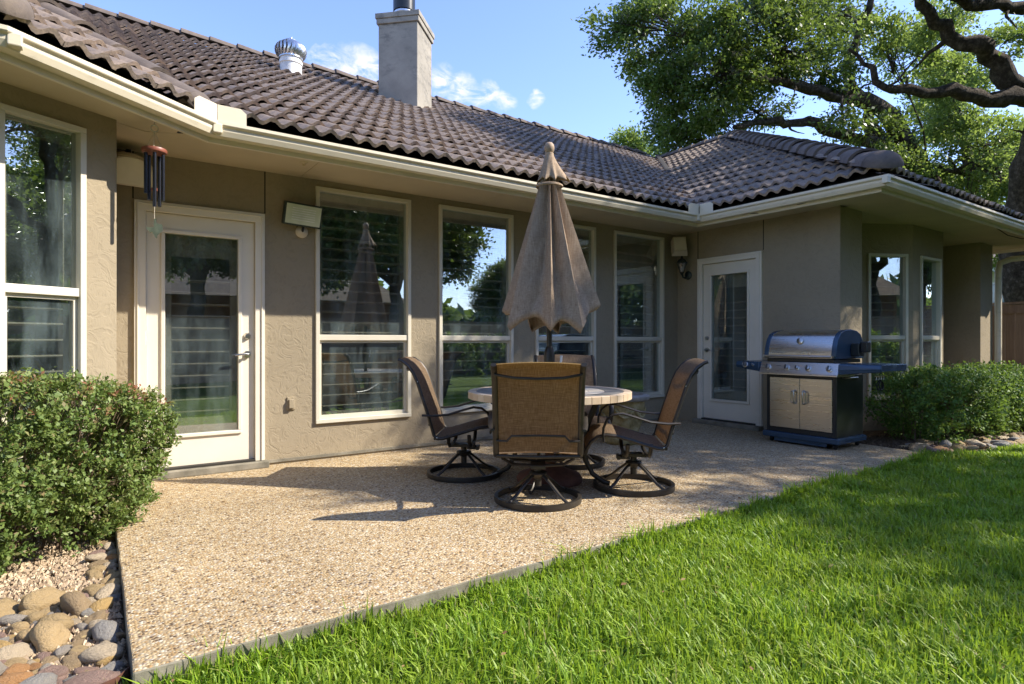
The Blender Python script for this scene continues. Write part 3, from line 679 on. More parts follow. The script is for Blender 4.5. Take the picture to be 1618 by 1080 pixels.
TW, TL, TROW = .292, .425, .318
def tile_mesh():
    n = 12; m = MB(); v = []
    W = TW + .012
    for row in range(3):
        for k in range(n + 1):
            x = W * k / n; w = .021 * (1 - math.cos(2 * math.pi * x / (TW / 2)))
            y = TL if row == 2 else 0
            z = w + (.0 if row == 2 else (.030 if row == 1 else .0))
            if row == 0: y = .004
            v.append((x, y, z))
    f = []
    for k in range(n):
        f.append((k, k + 1, n + 1 + k + 1, n + 1 + k)); f.append((n + 1 + k, n + 2 + k, 2 * n + 3 + k, 2 * n + 2 + k))
    m.add(v, f); m.mi = [1 - (i % 2) for i in range(len(f))]; return m
tmb = tile_mesh(); tmesh = tmb.mesh('roof_tile', [M['tile'], M['tile_edge']], smooth=True)
try: tmesh.set_sharp_from_angle(angle=R(45))
except Exception: pass
tiles = []
def tile_face(E, e, n, p, u0, u1, rows, keep):
    ph = math.atan(p)
    e3 = Vector((e[0], e[1], 0)); up = Vector((n[0] * math.cos(ph), n[1] * math.cos(ph), math.sin(ph))); no = e3.cross(up)
    du = TW; dd = .36 * math.cos(ph)
    j0 = int(math.floor(u0 / du)); j1 = int(math.ceil(u1 / du))
    for i in range(rows):
        for j in range(j0, j1):
            u_, d_ = j * du, i * dd
            cx, cy = E[0] + e[0] * (u_ + du / 2) + n[0] * (d_ + .15), E[1] + e[1] * (u_ + du / 2) + n[1] * (d_ + .15)
            if not keep(cx, cy): continue
            tl = math.radians(3.2 + random.uniform(-.9, .9))
            up2 = (up * math.cos(tl) - no * math.sin(tl)); n2 = e3.cross(up2)
            pos = Vector((E[0] + e[0] * u_ + n[0] * d_, E[1] + e[1] * u_ + n[1] * d_, RZ + p * d_)) + no * (.026 + random.uniform(-.004, .006)) + e3 * random.uniform(-.004, .004) + up * random.uniform(-.016, .016)
            tiles.append(Matrix(((e3.x, up2.x, n2.x, pos.x), (e3.y, up2.y, n2.y, pos.y), (e3.z, up2.z, n2.z, pos.z), (0, 0, 0, 1))))
tile_face((0, YE), (1, 0), (0, 1), PT, -4.4, 11.5, 19, lambda x, y: y < RY + .05 and (x - XE) < (y - YE) + .30 and not (x < .9 and zbay(x, y) > zmain(x, y) + .12 and x < E2[0] + (T[0] - E2[0]) * min(1, max(0, (y - E2[1]) / (T[1] - E2[1]))) + .15))
tile_face((XE, 0), (0, -1), (1, 0), PT, -10.5, -YF, 18, lambda x, y: x < RX + .05 and (y - YF) > (x - XE) - .02 and (y - YE) < (x - XE) + .30)
tile_face((0, YF), (1, 0), (0, 1), PT, XE, 12.0, 18, lambda x, y: (x - XE) > (y - YF) - .02 and x < 12.0 and y < AP[1])
def inbay(x, y):
    a = (x - E1[0]) * h1[1] - (y - E1[1]) * h1[0]; dx, dy = T[0] - E2[0], T[1] - E2[1]; b = (x - E2[0]) * dy - (y - E2[1]) * dx
    return a > -.05 and b < .06
tile_face(E1, (ed.x, ed.y), (en.x, en.y), PB, -.1, 1.35, 9, inbay)
tile_face((0, E1[1]), (1, 0), (0, 1), PB, -4.5, .0, 9, lambda x, y: (x - E1[0]) * h1[1] - (y - E1[1]) * h1[0] < .05)
camp = Vector((0, 0, 1.074)); cf = Vector((math.cos(R(55)), math.sin(R(55)), 0)); crt = Vector((math.sin(R(55)), -math.cos(R(55)), 0))
def size_key(mt):
    p = mt.translation - camp; d = p.dot(cf)
    if d < .5 or abs(p.dot(crt) / d) > .92: return 99
    if p.z / d > .62: return 90
    return p.length
tiles.sort(key=size_key)
for mt in tiles[:298]:
    o = link('roof_tile', tmesh, roof); m2 = mt.copy(); m2.translation = mt.translation - Vector(HO); o.matrix_local = m2
rest = MB()
tv = np.array(tmb.v); tf = np.array(tmb.f)
allv = []; allf = []
for i, mt in enumerate(tiles[298:]):
    A_ = np.array(mt); allv.append(tv @ A_[:3, :3].T + A_[:3, 3] - np.array(HO)); allf.append(tf + i * len(tv))
allv = np.concatenate(allv); allf = np.concatenate(allf)
me = bpy.data.meshes.new('roof_tile_field'); me.from_pydata(allv.tolist(), [], allf.tolist()); me.materials.append(M['tile']); me.materials.append(M['tile_edge']); me.polygons.foreach_set('material_index', np.tile(np.array(tmb.mi, dtype=np.int32), len(tiles) - 298))
me.polygons.foreach_set('use_smooth', [True] * len(me.polygons)); me.set_sharp_from_angle(angle=R(45))
tag(link('roof_tile_field', me, roof), kind='stuff')

def cap_mesh(end=False, r0=.122, r1=.10, L=.44):
    n = 10; m = MB(); v = []; rows = [(0, r0 - .028), (0, r0), (L, r1)]
    for y, r in rows:
        for k in range(n + 1):
            a = math.pi * k / n; v.append((r * 1.12 * math.cos(a), y, r * .86 * math.sin(a) - .03))
    f = []
    for i in range(len(rows) - 1):
        for k in range(n): a = i * (n + 1) + k; f.append((a, a + 1, a + n + 2, a + n + 1))
    m.add(v, [tuple(reversed(q)) for q in f])
    if end:   # rounded closed end
        v = []; f = []
        for j in range(6):
            b = math.pi / 2 * j / 5
            for k in range(n + 1):
                a = math.pi * k / n; v.append((r0 * 1.1 * math.cos(a) * math.cos(b), -r0 * .9 * math.sin(b), r0 * .86 * math.sin(a) * math.cos(b) - .03 - .02 * math.sin(b)))
        for j in range(5):
            for k in range(n): a = j * (n + 1) + k; f.append((a, a + 1, a + n + 2, a + n + 1))
        m.add(v, f)
    return m.mesh('ridge_cap', M['cap'], smooth=True)
capm, cape = cap_mesh(), cap_mesh(True)
capL, capLe = cap_mesh(False, .165, .14), cap_mesh(True, .165, .14)
for q in (capm, cape, capL, capLe): q.set_sharp_from_angle(angle=R(55))
def caps(p0, p1, step=.36, end=True, lift=.075, jit=1., cm=capm, ce=cape):
    p0, p1 = Vector(p0), Vector(p1); d = (p1 - p0); L = d.length; d.normalize()
    x = d.cross(Vector((0, 0, 1))).normalized(); z = x.cross(d)
    for i in range(int(L / step)):
        tl = R(2.5 + random.uniform(-1, 1) * jit); y2 = d * math.cos(tl) - z * math.sin(tl); z2 = x.cross(y2)
        pos = p0 + d * (i * step) + z * (lift + random.uniform(-.006, .006) * jit) - Vector(HO)
        o = link('ridge_cap', ce if (end and i == 0) else cm, roof)
        o.matrix_local = Matrix(((x.x, y2.x, z2.x, pos.x), (x.y, y2.y, z2.y, pos.y), (x.z, y2.z, z2.z, pos.z), (0, 0, 0, 1)))
caps((XE + .06, YF + .06, RZ + .03), (AP[0], AP[1], zwing(RX, 0)), step=.38, lift=.09, cm=capL, ce=capLe)
caps((RX, AP[1] - .1, zwing(RX, 0)), (RX, RY, zwing(RX, 0)), end=False)
caps((-4.5, RY, RID), (RX, RY, RID), end=False, step=.40)
caps((E1[0] - .01, E1[1] + .03, RZ + .05), (T[0], T[1], zT), jit=1.5)
caps((E2[0] - .09, E2[1] + .09, RZ + .05), (T[0], T[1], zT), jit=1.5)
# valley flashing lines under the tiles
hb(MB().tube([(XE, YE, RZ), (RX, YE + RX - XE, RID - .02)], .05, .01, n=6), 'valley_flashing', M['underlay'], roof)
# green eave flashing at the bay hip
# chimney
CH = Vector((4.05, 8.3)); q1 = Vector((-.7071, .7071)); q2 = Vector((.7071, .7071))
def cpoly(o, w1, w2): 
    a = CH - q1 * o - q2 * o; b = a + q2 * (w2 + 2 * o); c = b + q1 * (w1 + 2 * o); d = a + q1 * (w1 + 2 * o)
    return [tuple(a), tuple(b), tuple(c), tuple(d)]
ch = hb(MB().prism(cpoly(0, .63, .71), 3.6, 5.97), 'chimney', M['chimney'], bevel=.01)
hb(MB().prism(cpoly(.025, .63, .71), 5.972, 6.05).prism(cpoly(.04, .63, .71), 6.052, 6.13), 'chimney_cap', M['chimney'], ch, bevel=.006)
cc = CH + q1 * .36 + q2 * .40
hb(MB().lathe([(.15, 6.132), (.15, 6.30), (.165, 6.30), (.165, 6.33), (.0, 6.34)], 24, tuple(cc)), 'flue_pipe', M['galv'], ch, smooth=True)
hb(MB().lathe([(.0, 6.345), (.175, 6.345), (.175, 6.62), (.20, 6.62), (.20, 6.66), (.0, 6.70)], 24, tuple(cc)), 'spark_arrestor', M['grill_dark'], ch, smooth=True)
hb(MB().prism(cpoly(.05, .63, .71), 3.9, 4.52), 'chimney_flashing', M['galv'], ch)
# turbine vent
tv_ = (2.36, 8.99)
tb = hb(MB().lathe([(.165, 4.80), (.15, 5.03), (.15, 5.10), (.162, 5.11), (.162, 5.15), (.15, 5.16), (.15, 5.20)], 28, tv_), 'turbine_vent', M['white_paint'], smooth=True)
fin = MB()
for k in range(22):
    a = 2 * math.pi * k / 22; pts = []
    for j in range(8):
        t_ = j / 7; th = a + .35 * math.sin(math.pi * t_); r_ = .15 + .065 * math.sin(math.pi * min(1, t_ * 1.05)) - .10 * max(0, t_ - .75) * 2.2; z_ = 5.20 + .24 * t_
        pts.append((tv_[0] + r_ * math.cos(th), tv_[1] + r_ * math.sin(th), z_))
    fin.tube(pts, .026, .004, n=6, up=(math.cos(a), math.sin(a), 0))
hb(fin, 'turbine_fins', M['galv'], tb, smooth=True)
hb(MB().lathe([(.10, 5.44), (.09, 5.46), (.02, 5.475), (.018, 5.51), (0, 5.515)], 20, tv_).lathe([(.11, 5.19), (.168, 5.19), (.168, 5.215), (.11, 5.22)], 24, tv_), 'turbine_top', M['galv'], tb, smooth=True)
# ------------------------------------------------------------------ patio furniture
TC = (2.886, 3.62)      # table centre
# umbrella
um = thing('patio_umbrella', TC + (0,), 'closed weathered taupe patio umbrella standing through the round table', 'umbrella')
MB().tube([(0, 0, .06), (0, 0, 1.45)], .021, n=14).tube([(0, 0, 1.45), (0, 0, 2.53)], .019, n=12).build('pole', M['bronze'], um, smooth=True)
MB().lathe([(.021, .80), (.036, .83), (.042, .90), (.042, .98), (.03, 1.03), (.021, 1.04)], 16).build('crank_housing', M['bronze'], um, smooth=True)
MB().tube([(.035, -.02, .88), (.075, -.045, .885), (.08, -.05, .97)], .010, n=8).build('crank_handle', M['white_paint'], um, smooth=True)
MB().lathe([(0, 2.615), (.022, 2.612), (.036, 2.595), (.040, 2.57), (.034, 2.545), (.026, 2.535), (.034, 2.53), (.034, 2.505), (.02, 2.50)], 18).build('finial', simple('faded_wood_finial', (.36, .26, .17), .7, var=.2, vs_=20), um, smooth=True)
MB().lathe([(.0, .0), (.25, .0), (.255, .03), (.235, .06), (.12, .10), (.05, .13), (.034, .16), (.034, .30), (.022, .31)], 28).build('weighted_base', M['rust'], um, smooth=True)
rng = np.random.default_rng(5)
def canopy():
    cam_a = math.atan2(-TC[1], -TC[0])            # towards the viewer; right of the picture is +angle
    # rib tips: angle, radius, height, hem rise to the next rib, fold depth
    ribs = [(2, .335, 1.15, .085, .22), (42, .375, 1.135, .02, .10), (86, .405, 1.32, .05, .25), (128, .34, 1.20, .05, .3), (165, .31, 1.14, .06, .3), (208, .33, 1.15, .06, .3), (262, .385, 1.285, .03, .22), (306, .395, 1.155, .105, .26)]
    m = 26; rows = 64; v = []; nv = len(ribs) * m
    for i in range(rows + 1):
        t = i / rows
        for k, (a0, r0, z0, rise, dep) in enumerate(ribs):
            a1, r1, z1 = ribs[(k + 1) % 8][:3]
            def rib(a, r, z):
                q = cam_a + R(a) + .06 * math.sin(a) * (1 - t); rr = .058 + (r - .058) * t ** 1.04
                return np.array([rr * math.cos(q), rr * math.sin(q), 2.37 + (z - 2.37) * t])
            A_, B_ = rib(a0, r0, z0), rib(a1, r1, z1)
            for j in range(m):
                f = j / m; p = A_ * (1 - f) + B_ * f; w = math.sin(math.pi * f)
                fs = math.sin(math.pi * f ** (1.35 if k % 2 else .75))
                sc = 1 - min(.72, dep * (.45 + .55 * t) + .62 * (1 - t) ** .9) * fs ** 1.2
                wr = .007 * math.sin(17 * f + 9 * t + k * 2) * t * w + .006 * math.sin(31 * t + 5 * f + k) * w * t
                p[:2] *= sc; n_ = np.linalg.norm(p[:2]) + 1e-6; p[:2] *= (n_ + wr) / n_
                p[2] += rise * w * t
                if t > .97: p[:2] *= 1 - .10 * (t - .97) / .03
                v.append(tuple(p))
    f = [(i * nv + k, (i + 1) * nv + k, (i + 1) * nv + (k + 1) % nv, i * nv + (k + 1) % nv) for i in range(rows) for k in range(nv)]
    return MB().add(v, f)
c_ = canopy().build('canopy', M['canvas'], um, smooth=True); sm = c_.modifiers.new('thick', 'SOLIDIFY'); sm.thickness = .004
def vent():
    n = 96; v = []
    for i in range(13):
        t = i / 12
        for k in range(n):
            th = 2 * math.pi * k / n; l = abs(math.sin(4 * (th + .2)))
            side = max(0, math.cos(th + .35)) ** 4
            R0 = .030 + .075 * t ** 1.1 + .085 * side * t ** 2
            r = R0 * (1 - .28 * t * l); z = 2.53 - (.20 + .03 * (1 - l) - .03 * side) * t
            v.append((r * math.cos(th), r * math.sin(th), z))
    f = [(i * n + k, (i + 1) * n + k, (i + 1) * n + (k + 1) % n, i * n + (k + 1) % n) for i in range(12) for k in range(n)]
    return MB().add(v, f)
c_ = vent().build('vent_cap', M['canvas'], um, smooth=True); sm = c_.modifiers.new('thick', 'SOLIDIFY'); sm.thickness = .004
MB().lathe([(.098, 2.265), (.106, 2.27), (.106, 2.282), (.098, 2.287)], 24, closed=True).build('tie_strap', M['canvas'], um, smooth=True)

# round mosaic table
tb_ = thing('patio_table', TC + (0,), 'round mosaic stone patio table with dark metal legs under the umbrella', 'table')
ZT = .70
MB().lathe([(.03, ZT - .05), (.605, ZT - .05), (.605, ZT - .006), (.03, ZT - .006)], 64, closed=True).build('table_core', M['grout'], tb_, smooth=True)
def wedge(r0, r1, da, z0, z1, seg=3):
    m = MB(); P = [(r0 * math.cos(da * (i / seg - .5)), r0 * math.sin(da * (i / seg - .5))) for i in range(seg + 1)] + [(r1 * math.cos(da * (.5 - i / seg)), r1 * math.sin(da * (.5 - i / seg))) for i in range(seg + 1)]
    return m.prism(P[::-1], z0, z1)
def ring(name, r0, r1, n, z0, z1, mat, gap=.003, off=0.):
    da = 2 * math.pi / n - gap / ((r0 + r1) / 2); me = wedge(r0, r1, da, z0, z1).mesh(name, mat)
    for k in range(n):
        o = link(name, me, tb_, .0025); o.rotation_euler = (0, 0, 2 * math.pi * (k + off) / n)
ring('rim_tile', .565, .626, 48, ZT - .052, ZT, M['tile_rim'])
ring('outer_mosaic_tile', .425, .561, 30, ZT - .006, ZT - .001, M['tile_dark'])
ring('inner_mosaic_tile', .30, .421, 24, ZT - .006, ZT - .001, M['tile_light'], off=.5)
ring('centre_mosaic_tile', .05, .296, 12, ZT - .006, ZT - .001, M['tile_light'])
for k in range(4):
    a = R(35 + 90 * k); c, s_ = math.cos(a), math.sin(a)
    pts = [(.40, .645), (.36, .60), (.30, .45), (.27, .30), (.285, .18), (.34, .08), (.43, .025), (.47, .022)]
    MB().tube([(r * c, r * s_, z) for r, z in pts], [.022, .022, .021, .02, .02, .019, .018, .016], [.012] * 8, n=8, up=(-s_, c, 0)).build('leg', M['bronze'], tb_, smooth=True)
MB().lathe([(.275, .29), (.29, .29), (.29, .315), (.275, .315)], 32, closed=True).build('leg_ring', M['bronze'], tb_, smooth=True)
MB().lathe([(.39, .64), (.41, .64), (.41, .652), (.39, .652)], 32, closed=True).build('top_ring', M['bronze'], tb_, smooth=True)

# swivel sling chairs, facing local +x
PR = [(.362, .285), (.352, .33), (.325, .375), (.28, .412), (.22, .428), (.15, .42), (.05, .392), (-.06, .358), (-.13, .338), (-.172, .335), (-.198, .36), (-.215, .42), (-.238, .50), (-.268, .59), (-.298, .68), (-.328, .77), (-.36, .84), (-.40, .895), (-.448, .93), (-.472, .938)]
def strip(pts, w, t=.005, sag=.0):
    m = MB(); n = len(pts); v = []; k = 7
    for i, (x, z) in enumerate(pts):
        a = pts[max(0, i - 1)]; b = pts[min(n - 1, i + 1)]; dx, dz = b[0] - a[0], b[1] - a[1]; l = math.hypot(dx, dz); nx, nz = dz / l, -dx / l
        for sd in (0, 1):
            for j in range(k):
                y = -w / 2 + w * j / (k - 1); q = sag * (1 - (2 * j / (k - 1) - 1) ** 2)
                v.append((x + nx * (sd * t + q), y, z + nz * (sd * t + q)))
    R_ = 2 * k; f = []
    for i in range(n - 1):
        for j in range(k - 1):
            a = i * R_ + j; f.append((a, a + 1, a + R_ + 1, a + R_)); b = a + k; f.append((b, b + R_, b + R_ + 1, b + 1))
        for j in (0, k - 1):
            a = i * R_ + j; f.append((a, a + R_, a + R_ + k, a + k))
    return m.add(v, f)
def make_chair():
    t = thing('swivel_chair', (0, 0, 0), 'x', 'chair', group='swivel sling chairs around the round table')
    for sy in (-1, 1):
        MB().tube([(x, sy * .272, z) for x, z in PR], .013, .019, n=8, up=(0, 1, 0)).build('side_rail', M['bronze'], t, smooth=True)
        ax = [(-.285, .515), (-.2, .512), (-.08, .525), (.03, .56), (.11, .582), (.17, .575), (.215, .54), (.24, .48), (.243, .43), (.235, .385)]
        ay = [.292, .30, .312, .318, .318, .316, .312, .306, .30, .292]
        w1 = [.014, .018, .021, .022, .022, .022, .021, .02, .02, .02]; w2 = [.009] * 10
        MB().tube([(x, sy * y, z) for (x, z), y in zip(ax, ay)], w1, w2, n=8, up=(0, 0, 1)).build('armrest', M['bronze'], t, smooth=True)
    st = [(x + .0, z + .006) for x, z in PR[1:10]]
    strip(st, .525, sag=.012).build('seat_sling', M['sling'], t, smooth=True)
    bk = PR[10:]
    strip(bk, .525, sag=.012).build('back_sling', M['sling'], t, smooth=True)
    MB().tube([(-.402 - .03 * 0, -.27, .875), (-.425, -.15, .855), (-.43, 0, .85), (-.425, .15, .855), (-.402, .27, .875)], .009, n=8).build('top_crossbar', M['bronze'], t, smooth=True)
    MB().tube([(-.235, -.268, .44), (-.245, -.2, .44), (-.26, -.17, .475), (-.268, 0, .48), (-.26, .17, .475), (-.245, .2, .44), (-.235, .268, .44)], .008, n=8).build('back_crossbar', M['bronze'], t, smooth=True)
    MB().tube([(-.19, -.272, .335), (-.195, 0, .33), (-.19, .272, .335)], .012, n=8).build('seat_crossbar', M['bronze'], t, smooth=True)
    MB().tube([(.355, -.272, .30), (.355, .272, .30)], .010, n=8).build('seat_crossbar', M['bronze'], t, smooth=True)
    for x in (-.09, .07):
        MB().tube([(x, -.262, .36), (x, -.235, .30), (x, -.17, .262), (x, 0, .252), (x, .17, .262), (x, .235, .30), (x, .262, .36)], .011, .015, n=8, up=(1, 0, 0)).build('seat_cradle', M['bronze'], t, smooth=True)
    MB().box(-.11, .09, -.05, .05, .232, .256).tube([(.03, -.035, .225), (.12, -.035, .225)], .013, n=8).tube([(.03, .035, .225), (.12, .035, .225)], .013, n=8).box(.10, .125, -.05, .05, .21, .24).build('swivel_mechanism', M['bronze'], t, bevel=.003)
    MB().lathe([(.0, .232), (.024, .232), (.024, .20), (.055, .196), (.062, .185), (.045, .165), (.024, .15), (.024, .10), (0, .10)], 20).build('swivel_hub', M['bronze'], t, smooth=True)
    for k in range(4):
        a = R(45 + 90 * k); c, s_ = math.cos(a), math.sin(a)
        MB().tube([(r * c, r * s_, z) for r, z in ((.02, .18), (.07, .165), (.14, .115), (.21, .062), (.275, .028))], .013, .010, n=8).build('spoke', M['bronze'], t, smooth=True)
    MB().lathe([(.272, .003), (.296, .003), (.298, .02), (.296, .040), (.272, .040)], 56, closed=True).build('base_ring', M['bronze'], t, smooth=True)
    for sy in (-1, 1):
        for x, z in ((-.175, .343), (-.325, .77)):
            MB().lathe([(0, .003), (.005, .002), (.006, 0)], 8).build('screw', M['screw'], t).matrix_local = Matrix.Translation((x, sy * .286, z)) @ Matrix.Rotation(R(-90 * sy), 4, 'X')
    return t
ch0 = make_chair()
spots = [((2.472, 3.225), None, 'swivel sling chair turned away from the viewer in front of the table'),
         ((2.453, 4.182), R(-37), 'swivel sling chair in side view left of the table beside the wall'),
         ((3.27, 3.105), R(140), 'swivel sling chair in side view at the right of the table'),
         ((3.47, 4.04), None, 'swivel sling chair on the far side of the table facing the viewer')]
for i, (p, a, lab) in enumerate(spots):
    o = ch0 if i == 0 else copy_tree(ch0)
    if a is None: a = math.atan2(TC[1] - p[1], TC[0] - p[0])
    if i == 0: a = R(53)
    if i == 3: a = R(238)
    o.location = p + (0,); o.rotation_euler = (0, 0, a); o['label'] = lab

# weathered urn behind the table
ur = thing('garden_urn', (4.62, 4.55, 0), 'weathered yellow concrete urn with a grey rim behind the table', 'urn')
prof_u = [(0, 0), (.17, 0), (.185, .02), (.185, .06), (.165, .08), (.175, .14), (.205, .22), (.225, .32), (.235, .42), (.235, .455), (.20, .46)]
MB().lathe(prof_u, 28).build('urn_body', M['urn'], ur, smooth=True)
MB().lathe([(.20, .455), (.27, .458), (.288, .475), (.288, .505), (.27, .52), (.225, .522), (.215, .49), (.0, .48)], 32).build('urn_rim', M['urn_rim'], ur, smooth=True)
fr = MB()
for k in range(7):
    a = 2 * math.pi * k / 7
    fr.tube([(.232 * math.cos(a + t_), .232 * math.sin(a + t_), .38 + .0 - .09 * math.sin(math.pi * (t_) / .9)) for t_ in [i * .9 / 7 for i in range(8)]], .018, n=6)
fr.build('urn_garland', M['urn'], ur, smooth=True)

# gas grill: local +x = away from the house front direction (front faces -X), built in world axes around its base
gr = thing('gas_grill', (6.295, 3.38, 0), 'stainless gas grill with gunmetal side shelves, reflected sky tinted in, standing against the wing wall', 'grill')
# local: x from -.275 (front) to .275 (back); y from +.40 (left) to -.40 (right)
MB().prism([(-.30, -.41), (.28, -.41), (.28, .41), (-.30, .41)], .055, .115).build('base_plate', M['grill_sky_tint'], gr, bevel=.012)
MB().box(-.285, -.27, -.28, .28, .02, .0549).build('base_skirt', M['grill_sky_tint'], gr)
for sx in (-.23, .22):
    for sy in (-.34, .34):
        m = MB().lathe([(0, -.012), (.026, -.012), (.028, 0), (.026, .012), (0, .012)], 16)
        rot = Matrix.Translation((sx, sy, .0285)) @ Matrix.Rotation(R(90), 4, 'X'); m.v = [tuple(rot @ Vector(p)) for p in m.v]
        m.box(sx - .02, sx + .02, sy - .018, sy - .014, .02, .056).build('caster', M['rubber'], gr, smooth=True)
cab = MB().box(-.27, .27, -.375, -.36, .115, .74).box(-.27, .27, .36, .375, .115, .74).box(.255, .27, -.36, .36, .115, .74).box(-.255, .255, -.36, .36, .116, .13)
cab.box(-.27, -.256, -.36, -.335, .116, .74).box(-.27, -.256, .335, .36, .116, .74).box(-.27, -.256, -.335, .335, .116, .165).box(-.27, -.256, -.335, .335, .70, .74)
cb = cab.build('cabinet', M['grill_dark'], gr, bevel=.003)
for sy in (-1, 1):
    y0, y1 = (.002, .333) if sy > 0 else (-.333, -.002)
    d_ = MB().box(-.279, -.262, y0, y1, .168, .697).build('cabinet_door', M['steel'], gr, bevel=.003)
    yc = sy * .048
    MB().tube([(-.281, yc, .43), (-.305, yc, .435), (-.310, yc - .0, .45), (-.310, yc, .55), (-.305, yc, .565), (-.281, yc, .57)], .008, n=8).tube([(-.308, yc + sy * .03, .45), (-.308, yc + sy * .03, .55)], .007, n=8).tube([(-.308, yc, .553), (-.308, yc + sy * .015, .562), (-.308, yc + sy * .03, .55)], .007, n=8).tube([(-.308, yc, .447), (-.308, yc + sy * .015, .438), (-.308, yc + sy * .03, .45)], .007, n=8).build('door_handle', M['chrome'], d_, smooth=True)
# control panel (slanted)
def slant(y0, y1, z0, z1, x0, x1, xb):
    return MB().add([(x0, y0, z0), (x0, y1, z0), (x1, y1, z1), (x1, y0, z1), (xb, y0, z0), (xb, y1, z0), (xb, y1, z1), (xb, y0, z1)],
                    [(0, 3, 2, 1), (4, 5, 6, 7), (0, 1, 5, 4), (3, 7, 6, 2), (0, 4, 7, 3), (1, 2, 6, 5)])
slant(-.42, .42, .745, .862, -.345, -.30, .0).build('control_panel', M['steel'], gr, bevel=.004)
MB().box(-.352, .0, -.42, .42, .728, .7445).build('panel_trim', M['steel'], gr, bevel=.004)
pn = Vector((-.117, 0, .045)).normalized()
def knob(y, r=.026, x=-.322, z=.805, mat='knob', name='control_knob'):
    m = MB().lathe([(r * 1.25, 0), (r * 1.25, .006), (r, .008), (r * .92, .03), (0, .032)], 18)
    q = pn.to_track_quat('Z', 'Y').to_matrix().to_4x4(); q.translation = Vector((x, y, z)); m.v = [tuple(q @ Vector(p)) for p in m.v]
    b = m.build(name, M['chrome'], gr, smooth=True)
    m = MB().box(-r * .2, r * .2, -r * .9, r * .9, .0325, .042); m.v = [tuple(q @ Vector(p)) for p in m.v]; m.build('knob_grip', M['knob'], b, bevel=.002)
for y in (.325, .115, .0, -.115, -.33): knob(y, .019 if y == 0. else .026)
# side shelves
def shelf(y0, y1):
    yo, yi = (y1, y0) if abs(y1) > abs(y0) else (y0, y1)
    P = [(-.30, .862), (-.335, .855), (-.345, .80), (-.34, .752), (.20, .752), (.24, .80), (.24, .862)]
    Q = [(-.27, .862), (-.305, .855), (-.315, .82), (-.305, .79), (.20, .79), (.235, .82), (.235, .862)]
    return MB().sweep([(a, b) for a, b in zip(range(7), range(7))], [lambda i, j: (P[i][0], yi, P[i][1]), lambda i, j: (Q[i][0], yo, Q[i][1])])
sl = shelf(.421, .73).build('side_shelf', M['grill_sky_tint'], gr, bevel=.008)
sr = shelf(-.421, -.80).build('side_shelf', M['grill_sky_tint'], gr, bevel=.008)
knob(.60, .026, -.325, .822); knob(.50, .012, -.330, .822, name='igniter_button')
# firebox and lid
MB().box(-.29, .25, -.36, .36, .863, .90).build('firebox', M['grill_dark'], gr, bevel=.006)
LP = [(-.295, .905), (-.30, .94), (-.285, 1.02), (-.255, 1.10), (-.205, 1.158), (-.12, 1.19), (.0, 1.20), (.12, 1.185), (.20, 1.15), (.245, 1.08), (.255, .98), (.255, .905)]
def lid(y0, y1, inset=0.):
    c = (-.02, .95)
    pr = [(c[0] + (x - c[0]) * (1 - inset), c[1] + (z - c[1]) * (1 - inset) if z > .92 else z) for x, z in LP]
    return MB().sweep(pr, [lambda a, b: (a, y0, b), lambda a, b: (a, y1, b)])
lidp = lid(-.335, .335).build('lid', M['steel'], gr, smooth=True)
for y0, y1 in ((.3352, .385), (-.385, -.3352)):
    lid(y0, y1, -.015).build('lid_end_casting', M['grill_sky_tint'], lidp, smooth=True, bevel=.006)
MB().tube([(-.345, -.36, .925), (-.345, .36, .925)], .013, n=12).box(-.35, -.29, -.37, -.345, .913, .937).box(-.35, -.29, .345, .37, .913, .937).build('lid_handle', M['chrome'], lidp, smooth=True)
gq = Vector((-.94, 0, .33)).normalized().to_track_quat('Z', 'Y').to_matrix().to_4x4(); gq.translation = Vector((-.262, -.0, 1.085))
m = MB().lathe([(.036, 0), (.036, .012), (.03, .016), (0, .016)], 24); m.v = [tuple(gq @ Vector(p)) for p in m.v]; tg = m.build('lid_thermometer', M['chrome'], lidp, smooth=True)
# badge lettering on the lid
fc = bpy.data.curves.new('badge', 'FONT'); fc.body = 'Ducane'; fc.size = .05; fc.extrude = .001; fc.shear = .3; fc.align_x = 'LEFT'
fo = bpy.data.objects.new('badge', fc); COL.objects.link(fo)
dg = bpy.context.evaluated_depsgraph_get(); bm_ = bpy.data.meshes.new_from_object(fo.evaluated_get(dg)); bpy.data.objects.remove(fo)
bm_.materials.clear(); bm_.materials.append(M['screw'])
bo = link('badge_lettering', bm_, lidp)
xa = Vector((0, -1, 0)); za = Vector((-.98, 0, .19)).normalized(); ya = za.cross(xa)
bo.matrix_local = Matrix(((xa.x, ya.x, za.x, -.3035), (xa.y, ya.y, za.y, .305), (xa.z, ya.z, za.z, .953), (0, 0, 0, 1)))
# rotisserie motor bracket at the right, towel hooks and a coiled hose
MB().box(-.02, .10, -.47, -.386, .93, 1.06).box(.0, .08, -.54, -.4705, .97, 1.08).build('rotisserie_motor', M['grill_dark'], gr, bevel=.01)
MB().tube([(-.15, -.376, .715), (-.16, -.40, .712), (.10, -.40, .712), (.11, -.376, .715)], .008, n=8).build('towel_bar', M['chrome'], gr, smooth=True)
hk = MB()
for k in range(4):
    x = -.22 + .05 * k; hk.tube([(x, -.72, .752), (x, -.72, .725), (x - .012, -.72, .712), (x - .024, -.72, .722)], .004, n=6)
hk.tube([(-.25, -.72, .75), (-.05, -.72, .75)], .004, n=6)
hk.build('tool_hooks', M['chrome'], gr, smooth=True)
co_ = [(-.12 + .045 * math.cos(a * .7), -.71 + .012 * math.sin(a * .3), .66 + .045 * math.sin(a * .7)) for a in range(0, 20)]
MB().tube([(-.14, -.72, .715)] + co_ + [(-.02, -.68, .60), (.03, -.62, .62)], .006, n=6).build('coiled_cord', M['rubber'], gr, smooth=True)

